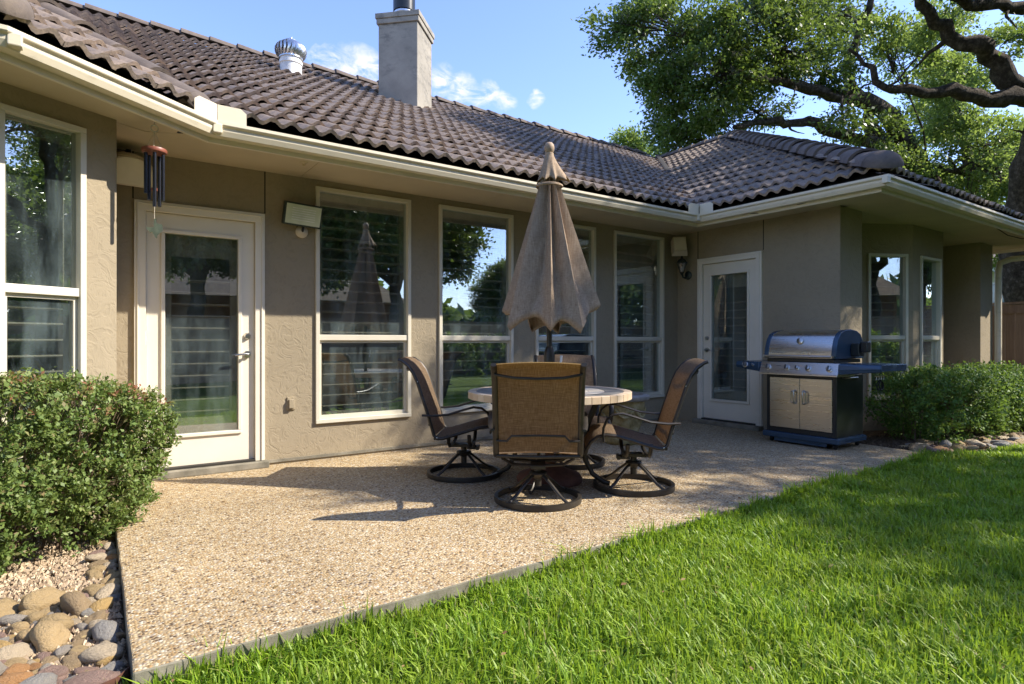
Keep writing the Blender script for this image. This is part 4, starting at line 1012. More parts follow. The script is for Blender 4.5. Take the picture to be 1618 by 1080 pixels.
# ------------------------------------------------------------------ fittings on the wall
fl = thing('flood_light', (1.53, D, 2.06), 'square floodlight with pale glass mounted between the left door and the first window', 'floodlight')
MB().lathe([(0, 0), (.05, 0), (.055, .02), (.03, .045), (0, .05)], 18).build('mount', M['speaker'], fl, smooth=True).matrix_local = Matrix.Translation((0, -.0, 0)) @ Matrix.Rotation(R(90), 4, 'X')
MB().tube([(0, -.04, 0), (0, -.06, .03), (0, -.075, .06)], .012, n=8).build('arm', M['rubber'], fl, smooth=True)
hm = Matrix.Translation((-.01, -.10, .135)) @ Matrix.Rotation(R(3), 4, 'Y') @ Matrix.Rotation(R(14), 4, 'X')
hd = MB().box(-.165, .165, -.01, .055, -.10, .10, mat=hm).build('housing', M['verdigris'], fl, bevel=.008)
MB().box(-.150, .150, -.016, -.0101, -.085, .085, mat=hm).build('lens', M['flood_glass'], fl, bevel=.002)
rd = MB()
for k in range(6): rd.box(-.10, .10, -.020, -.0162, -.05 + .02 * k, -.044 + .02 * k, mat=hm)
rd.build('lens_ribs', M['white_paint'], fl)

s1 = thing('patio_speaker', (.215, 5.34, 2.37), 'rounded beige speaker tucked under the eave in the corner left of the door', 'speaker', R(6))
def arch(r, h, n=14): return [(-r, -h), (r, -h)] + [(r * math.cos(math.pi * k / n), r * .78 * math.sin(math.pi * k / n)) for k in range(n + 1)]
tilt = Matrix.Rotation(R(24), 4, 'X')
def arch_prism(r, h, y0, y1):
    P = arch(r, h); m = MB().sweep(P, [lambda a, b: (a, y0, b), lambda a, b: (a, y1, b)]); m.v = [tuple(tilt @ Vector(p)) for p in m.v]; return m
arch_prism(.155, .10, -.10, .06).build('speaker_cabinet', M['speaker'], s1, bevel=.006)
arch_prism(.165, .105, -.075, -.06).build('speaker_ridge', M['speaker'], s1, bevel=.003)
arch_prism(.165, .105, -.02, -.005).build('speaker_ridge', M['speaker'], s1, bevel=.003)
arch_prism(.142, .088, -.106, -.1005).build('speaker_grille', M['trim'], s1)
MB().box(-.02, .02, .03, .145, .06, .12).box(-.015, .015, -.02, .06, .11, .15).build('speaker_bracket', M['rubber'], s1)
s2 = thing('patio_speaker', (6.46, 5.30, 2.36), 'small boxy beige speaker under the eave in the corner above the lantern', 'speaker', R(-42))
hm = Matrix.Rotation(R(-28), 4, 'X')
MB().prism([(-.085, -.06), (.085, -.06), (.105, .06), (-.105, .06)], -.12, .12).build('speaker_cabinet', M['speaker'], s2, bevel=.008).rotation_euler = (R(-28), 0, 0)
MB().box(-.075, .075, -.065, -.0605, -.10, .10).build('speaker_grille', M['trim'], s2).rotation_euler = (R(-28), 0, 0)
MB().box(-.02, .02, .05, .13, -.02, .13).build('speaker_bracket', M['rust'], s2)
ln = thing('wall_lantern', (6.60, 5.30, 2.0), 'small aged metal lantern with clear glass on the inner corner below the speaker', 'lantern')
MB().lathe([(0, 0), (.055, 0), (.06, .012), (.04, .03), (0, .035)], 16).build('back_plate', M['verdigris'], ln, smooth=True).matrix_local = Matrix.Translation((.05, 0, -.02)) @ Matrix.Rotation(R(-90), 4, 'Y')
MB().tube([(.03, 0, -.02), (-.02, .0, -.06), (-.07, 0, -.05), (-.09, 0, .0)], .012, n=8).build('arm', M['verdigris'], ln, smooth=True)
MB().lathe([(.02, .0), (.03, .02), (.062, .13), (.066, .135)], 8, (-.09, 0)).build('glass', M['glass'], ln, smooth=False)
cg = MB()
for k in range(8):
    a = 2 * math.pi * k / 8; cg.tube([(-.09 + .021 * math.cos(a), .021 * math.sin(a), 0), (-.09 + .064 * math.cos(a), .064 * math.sin(a), .135)], .0035, n=5)
cg.build('glazing_bars', M['verdigris'], ln)
MB().lathe([(.072, .132), (.075, .142), (.045, .185), (.02, .20), (.012, .22), (.014, .235), (0, .245)], 16, (-.09, 0)).lathe([(0, -.03), (.012, -.025), (.022, .0), (.03, .008), (0, .01)], 14, (-.09, 0)).build('roof_cap', M['verdigris'], ln, smooth=True)
MB().lathe([(0, .02), (.018, .025), (.022, .06), (.012, .09), (0, .095)], 12, (-.09, 0)).build('bulb', M['white_paint'], ln, smooth=True)

# wind chime
wc = thing('wind_chime', (.335, 4.655, 2.556), 'wind chime with dark tubes and a Texas shaped sail hanging from the eave', 'wind chime')
MB().tube([(0, 0, .0), (0, 0, -.03)], .003, n=6).tube([(.022 * math.sin(2 * math.pi * k / 16), 0, -.052 - .022 * math.cos(2 * math.pi * k / 16)) for k in range(17)], .003, n=6).build('hook_ring', M['galv'], wc)
sc_ = MB()
for k in range(3):
    a = 2 * math.pi * k / 3 + .4; sc_.tube([(0, 0, -.074), (.06 * math.cos(a), .06 * math.sin(a), -.195)], .0022, n=5)
sc_.build('suspension_cords', M['cord'], wc)
MB().lathe([(0, -.215), (.074, -.215), (.076, -.21), (.076, -.195), (.074, -.19), (0, -.19)], 28).build('top_disc', M['copper'], wc, smooth=True)
for k, L in enumerate((.34, .30, .27, .36, .31)):
    a = 2 * math.pi * k / 5 + .9; x, y = .052 * math.cos(a), .052 * math.sin(a)
    MB().tube([(x, y, -.225), (x, y, -.225 - L)], .0115, n=12).build('chime_tube', M['chime'], wc, smooth=True)
MB().tube([(0, 0, -.2), (0, 0, -.66)], .0018, n=5).build('clapper_cord', M['cord'], wc)
MB().lathe([(0, -.47), (.02, -.47), (.02, -.452), (0, -.452)], 16).build('clapper', M['copper'], wc, smooth=True)
TX = [(-.03, .62), (.12, .62), (.12, .35), (.28, .28), (.45, .27), (.50, .20), (.52, -.08), (.50, -.2), (.30, -.36), (.18, -.50), (.17, -.68), (.06, -.62), (-.02, -.45), (-.15, -.24), (-.27, -.32), (-.36, -.18), (-.52, .0), (-.52, .06), (-.03, .06)]
pr_ = [(x * .10, z * .10) for x, z in TX]
sa = MB().sweep(pr_[::-1], [lambda a, b: (a * .88 - .0, a * -.47 - .004, b - .72), lambda a, b: (a * .88, a * -.47 + .004, b - .72)])
sa.build('sail', simple('verdigris_sail', (.20, .23, .15), .7, var=.3, vs_=30), wc)

# ------------------------------------------------------------------ river rocks, gravel and edging
rk = np.random.default_rng(11)
def rock_mesh(i):
    import bmesh
    bm = bmesh.new(); bmesh.ops.create_icosphere(bm, subdivisions=3 if i < 6 else 2, radius=1)
    a = rk.normal(size=(9, 3)); ph = rk.uniform(0, 6.28, 9); fq = np.concatenate([rk.uniform(.9, 1.8, 6), rk.uniform(3, 5, 3)]); wgt = [1] * 6 + [.35] * 3; am = (.34, .22, .28, .46, .20)[i % 5]
    for v in bm.verts:
        p = np.array(v.co); d = sum(wgt[k] * math.sin(fq[k] * float(p @ a[k]) + ph[k]) for k in range(9)) / 6
        pl = max(0, float(p @ unit(a[:1])[0]) - .62) + max(0, float(p @ unit(a[1:2])[0]) - .68); d -= pl * 1.1 / (am * 2)
        v.co = Vector(p * (1 + am * 2 * d))
    me = bpy.data.meshes.new('river_rock'); bm.to_mesh(me); bm.free(); me.materials.append(M['rock'])
    me.polygons.foreach_set('use_smooth', [True] * len(me.polygons)); return me
rms = [rock_mesh(i) for i in range(10)]
def scatter_rocks(parent, area, n, s0, s1, zb, seed, keep=lambda x, y: True, big=.0):
    rr = random.Random(seed); placed = []; tries = 0
    while len(placed) < n and tries < 20000:
        tries += 1
        x, y = rr.uniform(area[0], area[1]), rr.uniform(area[2], area[3])
        s = rr.uniform(s0, s1) * (1.0 if len(placed) > n * .5 else 1.0)
        if tries > 3000: s *= .72
        if not keep(x, y): continue
        if any((x - a) ** 2 + (y - b) ** 2 < ((s + c) * .66) ** 2 for a, b, c in placed): continue
        placed.append((x, y, s))
        o = link('river_rock', rr.choice(rms), parent)
        o.location = (x, y, zb + s * .2 + rr.uniform(0, .018)); o.rotation_euler = (rr.uniform(-.25, .25), rr.uniform(-.25, .25), rr.uniform(0, 6.28))
        o.scale = (s, s * rr.uniform(.58, .85), s * rr.uniform(.38, .6))
scatter_rocks(bedL, (-1.2, .05, 2.35, 3.35), 190, .035, .092, -.085, 4, lambda x, y: y < 3.30 - .25 * (x + .1) and x < .06 and y > 2.36 + (-.1 - x) * .55)
scatter_rocks(bedL, (-1.2, .07, 2.35, 3.5), 130, .02, .04, -.085, 14, lambda x, y: y < 3.45 - .25 * (x + .1) and x < .08 and y > 2.36 + (-.1 - x) * .55)
scatter_rocks(bedL, (-.10, .085, 3.2, 4.5), 26, .03, .06, -.085, 9, lambda x, y: x > .0)
scatter_rocks(bedR, (6.7, 9.6, 2.0, 2.75), 100, .045, .095, -.035, 5, lambda x, y: 2.46 - (x - 6.63) * .26 + .03 < y < 2.83 - (x - 6.63) * .2 and y > 2.06)
# gravel: small angular chips
def chips(n, xs, ys, zb, size, seed, keep):
    r = np.random.default_rng(seed); p = np.stack([r.uniform(*xs, n), r.uniform(*ys, n), np.full(n, zb)], 1); p = p[[keep(a, b) for a, b, _ in p]]; n = len(p)
    p[:, 2] += r.uniform(0, size * .7, n)
    base = np.array([(1, 0, -.3), (-.5, .8, -.3), (-.5, -.8, -.3), (.1, .1, .75)]); tri = np.array([(0, 1, 3), (1, 2, 3), (2, 0, 3)])
    ang = r.uniform(0, 6.28, n); c, s_ = np.cos(ang), np.sin(ang); sc = r.uniform(.5, 1.2, (n, 1, 1)) * size * .5
    b = base[None] * sc * r.uniform(.6, 1.3, (n, 1, 3)); x = b[..., 0] * c[:, None] - b[..., 1] * s_[:, None]; y = b[..., 0] * s_[:, None] + b[..., 1] * c[:, None]
    q = np.stack([x, y, b[..., 2]], 2) + p[:, None, :]
    v = q.reshape(-1, 3); f = (np.arange(n)[:, None, None] * 4 + tri[None]).reshape(-1, 3)
    me = bpy.data.meshes.new('gravel'); me.from_pydata(v.tolist(), [], f.tolist()); me.materials.append(M['gravel']); return me
tag(link('gravel', chips(26000, (-1.4, .10), (2.2, 4.6), -.083, .026, 2, lambda x, y: x < .095 and y > 2.36 + (-.1 - x) * .55)), 'pale crushed gravel between the river rocks in the left bed', 'gravel', kind='stuff')
tag(link('mulch_chips', (lambda me: (me.materials.clear(), me.materials.append(M['soil']), me)[2])(chips(9000, (6.7, 10), (2.1, 3.25), -.033, .045, 3, lambda x, y: y > 2.46 - (x - 6.63) * .2))), 'dark mulch under the right hedge', 'mulch', kind='stuff')
ed_ = thing('garden_edging', (-.3, 2.2, -.1), 'rusty steel garden edging between the river rocks and the lawn', 'edging')
pts = [(.10, 2.40), (.06, 2.345), (-.05, 2.30), (-.2, 2.22), (-.5, 2.07), (-1.2, 1.8), (-2.2, 1.6)]
MB().sweep([(0, -.06), (.006, -.06), (.006, .075), (0, .075)], [(lambda p: (lambda a, b: (p[0] + .3 + a * .4, p[1] - 2.2 + a, b)))(p) for p in pts]).build('steel_strip', M['rust'], ed_)
ed2 = thing('garden_edging', (8, 2.1, -.1), 'low dark edging along the rocks of the right bed', 'edging')
pts = [(6.64, 2.425), (7.1, 2.28), (7.6, 2.15), (8.4, 2.06), (9.4, 1.97), (11, 1.98)]
MB().sweep([(0, -.06), (.008, -.06), (.008, .05), (0, .05)], [(lambda p: (lambda a, b: (p[0] - 8, p[1] - 2.1 + a, b)))(p) for p in pts]).build('steel_strip', M['rust'], ed2)

# ------------------------------------------------------------------ hedges
def hedge(name, center, ang, hl, hw, h, n, leafsz, mat, tip, label, seed, zb=-.08, sparse_end=0, low=.75, spread=.05, wob=.07):
    r = np.random.default_rng(seed); t = thing(name, (center[0], center[1], zb), label, 'hedge', R(ang))
    per = 46; nc = int(n / per)
    d = r.normal(size=(nc * 2, 3)); pw = 5.0
    k = (np.abs(d) ** pw).sum(1) ** (1 / pw); p = d / k[:, None]; p = p[p[:, 2] > -.9][:nc]; nc = len(p)
    nz = np.sin(p[:, 0] * 4.1 * hl + seed) * .6 + np.sin(p[:, 0] * 9 * hl + p[:, 1] * 7 + 1) * .4 + np.sin(p[:, 2] * 6 + p[:, 0] * 6) * .5 + np.sin(p[:, 1] * 5 + p[:, 0] * 3 + 2) * .4
    inner = r.uniform(0, 1, nc) < .30
    scl = 1 + wob * nz - np.where(inner, r.uniform(.1, .6, nc), np.abs(r.normal(0, .05, nc))) + (r.uniform(0, 1, nc) > .95) * r.uniform(0, .10, nc)
    q = p * scl[:, None]; q[:, :2] *= (1 - .22 * np.clip(-q[:, 2:3], 0, 1))
    c = q * np.array([hl, hw, h * .5]) + np.array([0, 0, h * .5])
    keep = ~((c[:, 2] < h * .35) & (r.uniform(0, 1, nc) > low + .6 * c[:, 2] / h))
    if sparse_end: keep &= ~((q[:, 0] < -.60) & (r.uniform(0, 1, nc) < sparse_end) & (c[:, 2] < h * .75))
    c = c[keep]; p = p[keep]; nc = len(c); out = unit(p * np.array([1 / hl, 1 / hw, 2 / h]))
    # each clump is a short shoot with leaves along it
    sh = unit(out + r.normal(0, .45, (nc, 3)) + np.array([0, 0, .35])); sl = spread * r.uniform(.8, 2.0, nc)
    f = r.uniform(-.6, 1., (nc, per)); pos = c[:, None] + sh[:, None] * (f * sl[:, None])[..., None] + r.normal(0, spread * .42, (nc, per, 3))
    ax = sh[:, None] * .7 + r.normal(0, .8, (nc, per, 3)); nr = out[:, None] + r.normal(0, .7, (nc, per, 3)) + np.array([0, 0, .5])
    pos = pos.reshape(-1, 3); ax = ax.reshape(-1, 3); nr = unit(nr.reshape(-1, 3)); n = len(pos)
    pos[:, 2] = np.maximum(pos[:, 2], .01)
    L = leafsz * r.uniform(.5, 1.35, n); co = leaf_quads(r, pos, ax, nr, L, L * r.uniform(.42, .66, n))
    reddish = np.repeat(r.uniform(0, 1, nc) < np.clip((c[:, 2] / h - .70) * 1.5, 0.02, .42), per) & (f.ravel() > .25)
    link('foliage', numpy_mesh('foliage', co, 4, [mat, tip], reddish.astype(int)), t)
    m = MB(); rr = random.Random(seed)
    for i in range(int(34 * hl)):
        x, y = rr.uniform(-hl, hl) * .85, rr.uniform(-hw, hw) * .45; pts = [(x, y, 0)]
        tx, ty = x + rr.uniform(-.25, .25), y * 1.9 + rr.uniform(-.1, .1)
        for k_ in (.35, .7, .95): pts.append((x + (tx - x) * k_ + rr.uniform(-.03, .03), y + (ty - y) * k_ + rr.uniform(-.03, .03), h * .95 * k_))
        m.tube(pts, [.008, .007, .005, .002], n=5, caps=False)
    for i in range(0, nc, 2):
        a = c[i] - out[i] * rr.uniform(.08, .16) - np.array([0, 0, .05]); b = c[i] + sh[i] * sl[i]
        m.tube([tuple(a), tuple((a + b) / 2 + r.normal(0, .008, 3)), tuple(b)], [.003, .0022, .0012], n=3, caps=False)
    m.build('stems', M['twig'], t)
    return t
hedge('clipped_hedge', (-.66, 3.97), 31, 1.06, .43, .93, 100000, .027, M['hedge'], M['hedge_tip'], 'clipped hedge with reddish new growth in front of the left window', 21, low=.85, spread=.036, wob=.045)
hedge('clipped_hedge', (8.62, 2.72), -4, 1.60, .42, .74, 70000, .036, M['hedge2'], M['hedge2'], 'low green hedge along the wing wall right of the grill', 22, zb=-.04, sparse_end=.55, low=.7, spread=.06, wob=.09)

# ------------------------------------------------------------------ lawn grass
def grass():
    r = np.random.default_rng(8); out5 = []; 
    n = 480000
    x = r.uniform(-1.2, 11.5, n); y = r.uniform(-2.2, 2.46, n)
    dep = x * .5735 + y * .819; lat = x * .819 - y * .5735
    edge = np.where(x < 6.62, 2.30 + (x - .105) * .0169 - .012, np.where(x < 7.6, 2.42 - (x - 6.62) * .27, 2.14 - (x - 7.6) * .1))
    edge = np.where(x < .105, 2.395 + np.minimum(0, (x - .06)) * .52, edge)
    k = (y < edge) & (dep > 1.45) & (np.abs(lat) < dep * .95 + .8)
    acc = np.clip((3.3 / dep) ** 1.1, .26, 1.0); k &= r.uniform(0, 1, n) < acc
    ne = 5200; ex = r.uniform(.13, 6.6, ne); ey = 2.30 + (ex - .105) * .0169 - np.abs(r.normal(0, .03, ne)) - .004
    x = np.concatenate([x[k], ex]); y = np.concatenate([y[k], ey]); dep = x * .5735 + y * .819; n = len(x)
    clump = np.sin(x * 7.3 + 1.3 * np.sin(y * 5.1)) * np.sin(y * 8.1 + 1.7 * np.sin(x * 4.3))
    h = (.066 + .020 * clump) * r.uniform(.55, 1.35, n); w = r.uniform(.0045, .0088, n) * np.clip(dep / 3.0, 1., 1.9)
    th = r.uniform(0, 2 * math.pi, n); lean = np.abs(r.normal(.42, .38, n)); h[-ne:] *= r.uniform(.8, 1.7, ne)
    dx, dy = np.cos(th), np.sin(th); sx, sy = -dy, dx
    tt = np.clip((x - .6) / 3.6, 0, 1); z0 = -.102 + .05 * tt * tt * (3 - 2 * tt)
    P = lambda t, bend, side, zf: np.stack([x + dx * h * bend * lean + sx * w * side, y + dy * h * bend * lean + sy * w * side, z0 + h * zf], 1)
    a, b = P(0, 0, -.5, 0), P(0, 0, .5, 0)
    c, d = P(0, .35, .5, .55), P(0, .35, -.5, .55)
    tp = np.stack([x + dx * h * lean * 1.15, y + dy * h * lean * 1.15, z0 + h * np.clip(1.0 - .30 * lean, .35, 1)], 1)
    v = np.stack([a, b, c, d, tp], 1).reshape(-1, 3)
    i = np.arange(n, dtype=np.int64)[:, None] * 5
    me = bpy.data.meshes.new('lawn_grass'); me.vertices.add(n * 5); me.vertices.foreach_set('co', v.astype(np.float32).ravel())
    li = np.concatenate([i + 0, i + 1, i + 2, i + 3, i + 3, i + 2, i + 4], 1).astype(np.int32).ravel()
    me.loops.add(n * 7); me.loops.foreach_set('vertex_index', li)
    me.polygons.add(n * 2); ls = (np.arange(n)[:, None] * 7 + np.array([0, 4])).astype(np.int32).ravel(); me.polygons.foreach_set('loop_start', ls)
    me.materials.append(M['grass']); me.update(calc_edges=True)
    print('GRASS', n)
    return me
tag(link('lawn_grass', grass()), 'thick bright green lawn grass in front of the patio', 'grass', kind='stuff')

# fallen leaves and bits of litter
def litter():
    r = np.random.default_rng(77); n = 420; x = r.uniform(-.2, 9, n); y = r.uniform(.2, 5.3, n); onp = (x > .12) & (x < 6.55) & (y > 2.36)
    k = ~((y > 3.2) & (x > 6.6)) & (~onp | (r.uniform(0, 1, n) < .28)) & ((x > .12) | (y > 2.6)); x, y, onp = x[k], y[k], onp[k]; n = len(x)
    z = np.where(onp, .004, -.03 + r.uniform(-.02, .02, n)); a = r.uniform(0, 6.28, n); L = r.uniform(.018, .045, n)
    return leaf_quads(r, np.stack([x, y, z], 1), np.stack([np.cos(a), np.sin(a), r.uniform(-.05, .2, n)], 1), unit(np.stack([r.normal(0, .25, n), r.normal(0, .25, n), np.ones(n)], 1)), L, L * .5)
tag(link('fallen_leaves', numpy_mesh('fallen_leaves', litter(), 4, leaf('dry_leaf', [(0, (.16, .085, .035)), (.5, (.27, .17, .07)), (1, (.35, .27, .12))], .7, .2, (.4, .25, .08)))), 'dry fallen leaves scattered over the lawn and patio', 'leaves', kind='stuff')

# ------------------------------------------------------------------ trees
def oak(name, limbs, blobs, label, seed, per=520, leafsz=.085, mat='oak', clr=.34, loc=None, moss=0, side=.0, endleaf=0):
    """limbs: list of (points, r0, r1); blobs: (x,y,z,r) leaf masses"""
    r = np.random.default_rng(seed); rr = random.Random(seed)
    base = loc or limbs[0][0][0]; t = thing(name, tuple(base), label, 'tree'); B = np.array(base)
    m = MB(); nodes = []; ends = []
    for pts, r0, r1 in limbs:
        P = [np.array(p, float) - B for p in pts]; dense = []
        for a, b in zip(P[:-1], P[1:]):
            L = np.linalg.norm(b - a); k = max(2, int(L / .35))
            for j in range(k): dense.append(a + (b - a) * j / k)
        dense.append(P[-1]); n = len(dense)
        # smooth and gnarl
        dn = np.array(dense)
        for _ in range(3): dn[1:-1] = (dn[:-2] + 2 * dn[1:-1] + dn[2:]) / 4
        dn[1:-1] += r.normal(0, .05, (n - 2, 3)) * (1 if r0 < .35 else .6)
        rad = [r0 + (r1 - r0) * (i / (n - 1)) ** .8 for i in range(n)]
        rad = [q * (1 + .10 * math.sin(i * 1.7 + seed) + r.uniform(-.07, .09)) for i, q in enumerate(rad)]
        m.tube([tuple(q) for q in dn], rad, n=9)
        nodes += [(q, w) for q, w in zip(dn, rad)]
    for q, w in list(nodes):
        if r.uniform() < side and w < .34:
            d = r.normal(size=3) * np.array([1, 1, .8]) + np.array([0, 0, .35]); d /= np.linalg.norm(d); L = r.uniform(.5, 1.3); p = [q]
            for st in range(4):
                d = d + r.normal(0, .35, 3); d /= np.linalg.norm(d); p.append(p[-1] + d * L / 4)
            ra = min(.07, w * .45); m.tube([tuple(x) for x in p], [ra, ra * .8, ra * .6, ra * .4, ra * .2], n=6)
            nodes += [(x, ra * .4) for x in p[2:]]; ends.append(p[-1])
    NP = np.array([q for q, w in nodes]); NR = [w for q, w in nodes]
    leaves = []; lax = []; msp = []
    for bx in blobs:
        c = np.array(bx[:3]) - B; R0 = bx[3]; dens = bx[4] if len(bx) > 4 else 1.
        i = int(np.argmin(np.linalg.norm(NP - c, axis=1))); a = NP[i]; ra = min(.09, NR[i] * .6)
        mid = (a + c) / 2 + r.normal(0, .22, 3) * min(1, np.linalg.norm(c - a)); q = [a, (a + mid) / 2 + r.normal(0, .08, 3), mid, (mid + c) / 2 + r.normal(0, .1, 3), c]
        m.tube([tuple(v) for v in q], [ra, ra * .8, ra * .6, ra * .42, ra * .25], n=7)
        ncl = max(5, int(R0 ** 2.2 * 26 * dens)); sk = np.array(q[2:])
        for k in range(ncl):
            d = r.normal(size=3); d /= np.linalg.norm(d); cp = c + d * R0 * r.uniform(.35, 1.05) * np.array([1, 1, .8])
            s0 = sk[r.integers(0, len(sk))]; md = (s0 + cp) / 2 + r.normal(0, .10, 3)
            m.tube([tuple(s0), tuple(md), tuple(cp)], [.022, .014, .005], n=4, caps=False)
            nl = int(per * .11 * r.uniform(.6, 1.4)); o = cp + r.normal(0, clr * .55, (nl, 3)) * np.array([1, 1, .6])
            leaves.append(o); lax.append(o - s0)
        if moss:
            for k in range(moss): msp.append(c + r.normal(0, .4, 3) * R0)
    for e in ends:
        if r.uniform() < endleaf:
            nl = int(per * .07); o = e + r.normal(0, .17, (nl, 3)); leaves.append(o); lax.append(o - e + r.normal(0, .1, (nl, 3)))
    P = np.concatenate(leaves); A = unit(np.concatenate(lax)) + r.normal(0, .8, (len(P), 3)); n = len(P)
    L = leafsz * r.uniform(.6, 1.3, n)
    co = leaf_quads(r, P, A, unit(r.normal(0, .6, (n, 3)) + np.array([0, 0, .9])), L, L * r.uniform(.45, .65, n))
    m.build('trunk', M['bark'], t, smooth=True)
    link('crown', numpy_mesh('crown', co, 4, M[mat]), t)
    if msp:
        C = np.array(msp); k = 60; P = np.repeat(C, k, 0) + r.normal(0, .05, (len(C) * k, 3)); n = len(P)
        co = leaf_quads(r, P, r.normal(0, 1, (n, 3)) + np.array([0, 0, -.3]), r.normal(0, 1, (n, 3)), np.full(n, .13), np.full(n, .012))
        link('hanging_moss', numpy_mesh('hanging_moss', co, 4, M['moss']), t)
    return t, n
NL_ = 0
LA = [([(21.9, 7.85, -.1), (21.9, 7.85, 3.5), (21.78, 7.94, 5.2), (21.54, 8.12, 6.4)], .55, .42),
      ([(21.54, 8.12, 6.3), (20.52, 8.13, 7.1), (19.48, 8.16, 7.92), (18.26, 8.32, 8.12), (16.89, 8.58, 7.88), (15.88, 8.59, 7.94), (14.53, 8.84, 7.85), (13.3, 9.0, 7.74)], .36, .07),
      ([(21.75, 8.0, 5.6), (19.76, 8.51, 6.98), (18.26, 8.7, 7.09), (16.55, 9.04, 7.32), (15.18, 9.15, 6.99), (13.61, 9.4, 6.65)], .30, .06),
      ([(20.9, 8.1, 6.5), (19.31, 8.63, 7.43), (18.85, 8.52, 8.06), (18.14, 8.58, 8.34), (17.44, 8.63, 8.75), (17.34, 8.27, 9.05), (17.28, 7.87, 9.66), (17.08, 7.57, 10.55)], .27, .07)]
BA = [(11.36, 11.38, 9.28, .75), (12.93, 11.58, 10.38, .98), (13.31, 10.57, 9.35, 1.21), (13.57, 11.39, 8.14, 1.0), (13.52, 11.52, 6.99, .69), (12.97, 9.51, 7.68, 1.21), (13.21, 9.12, 9.04, 1.19), (16.2, 10.54, 8.0, .85), (15.07, 8.87, 8.82, 1.26), (14.85, 8.92, 9.95, 1.09), (18.63, 9.52, 10.85, 1.27), (16.63, 8.68, 8.65, .79), (15.11, 11.3, 7.43, .85), (13.26, 11.06, 6.28, .49), (18.57, 8.04, 7.0, .8, .6), (15.92, 7.81, 6.91, .45, .6), (12.88, 12.01, 9.28, .64), (11.9, 10.9, 9.9, .7), (16.5, 9.2, 10.9, 1.2), (13.2, 10.6, 6.9, .8), (14.6, 10.9, 6.6, .7), (12.4, 10.7, 7.9, .8), (14.2, 9.6, 8.3, .9)]
_, n = oak('live_oak', LA, BA, 'large live oak with gnarled limbs rising behind the wing roof', 31, per=1150, leafsz=.115, moss=3, side=.28, endleaf=.6); NL_ += n
BB = [(21.99, 8.38, 10.35, 1.13, .8), (22.16, 6.58, 7.01, 1.05), (22.24, 7.58, 8.0, .9, .8), (23.45, 6.39, 10.56, .79), (18.78, 6.7, 9.93, .77, .7), (22.98, 7.15, 9.53, .7), (20.42, 8.12, 6.42, .87), (21.37, 6.04, 5.72, .91), (17.51, 7.43, 9.26, .85, .7), (24.5, 8, 6, 1.5), (26, 7, 7.5, 1.6), (25, 9, 4.5, 1.5), (23, 6, 4.2, 1.1), (26.5, 6.2, 4.6, 1.2), (23.0, 8.6, 6.6, 1.1), (21.2, 7.3, 8.9, .9), (24.0, 8.6, 8.6, 1.2), (19.6, 8.6, 6.0, .8), (22.2, 9.0, 5.0, 1.0), (25.5, 8.8, 10.4, 1.2), (20.4, 7.2, 10.4, .8, .8)]
LB = [([(25.0, 8.2, -.1), (24.8, 8.0, 3.0), (24.4, 7.6, 5.4)], .4, .3), ([(24.4, 7.6, 5.3), (23.2, 7.4, 7.0), (22.4, 7.6, 9.0), (22, 8, 10.5)], .24, .07), ([(24.4, 7.6, 5.0), (22.5, 6.9, 6.3), (20.6, 7.6, 6.4)], .18, .05), ([(24.5, 7.6, 5.2), (25.6, 7, 6.6), (26, 6.8, 8)], .2, .06)]
_, n = oak('live_oak', LB, BB, 'pale oak, backlight painted into its leaves, seen between the dark limbs at the far right', 32, per=1300, leafsz=.115, mat='oak_light', side=.3, endleaf=.8); NL_ += n
LS = [([(19.45, 4.7, -.1), (19.02, 5.0, 2.82), (18.75, 4.9, 4.3), (17.9, 4.3, 5.8), (17.2, 3.9, 6.4)], .48, .36),
      ([(17.2, 3.9, 6.35), (16.39, 4.22, 6.37), (15.78, 4.47, 6.19), (15.16, 4.73, 6.25), (14.66, 4.91, 6.31), (13.97, 5.22, 6.3), (13.3, 5.59, 6.1), (12.96, 5.62, 6.3), (12.7, 5.8, 6.75), (12.3, 5.9, 6.9)], .24, .025),
      ([(16.7, 4.2, 6.42), (16.21, 4.37, 6.59), (15.83, 4.48, 6.74), (15.53, 4.54, 7.17), (15.08, 4.7, 7.28), (14.5, 4.96, 7.39), (14.12, 5.07, 7.62), (13.69, 5.22, 7.77), (13.0, 5.0, 8.5), (12.2, 4.4, 9.0)], .25, .07),
      ([(17.5, 4.0, 6.2), (17.2, 3.7, 8.09), (16.25, 4.19, 8.3), (15.27, 4.57, 8.12), (14.49, 4.81, 7.95), (13.76, 5.02, 8.3), (12.9, 4.2, 9.2)], .2, .07),
      ([(17.6, 4.0, 6.1), (16.4, 2.2, 7.2), (14.8, .8, 8.0), (12.8, .0, 8.3), (11.2, -.6, 8.0)], .26, .08)]
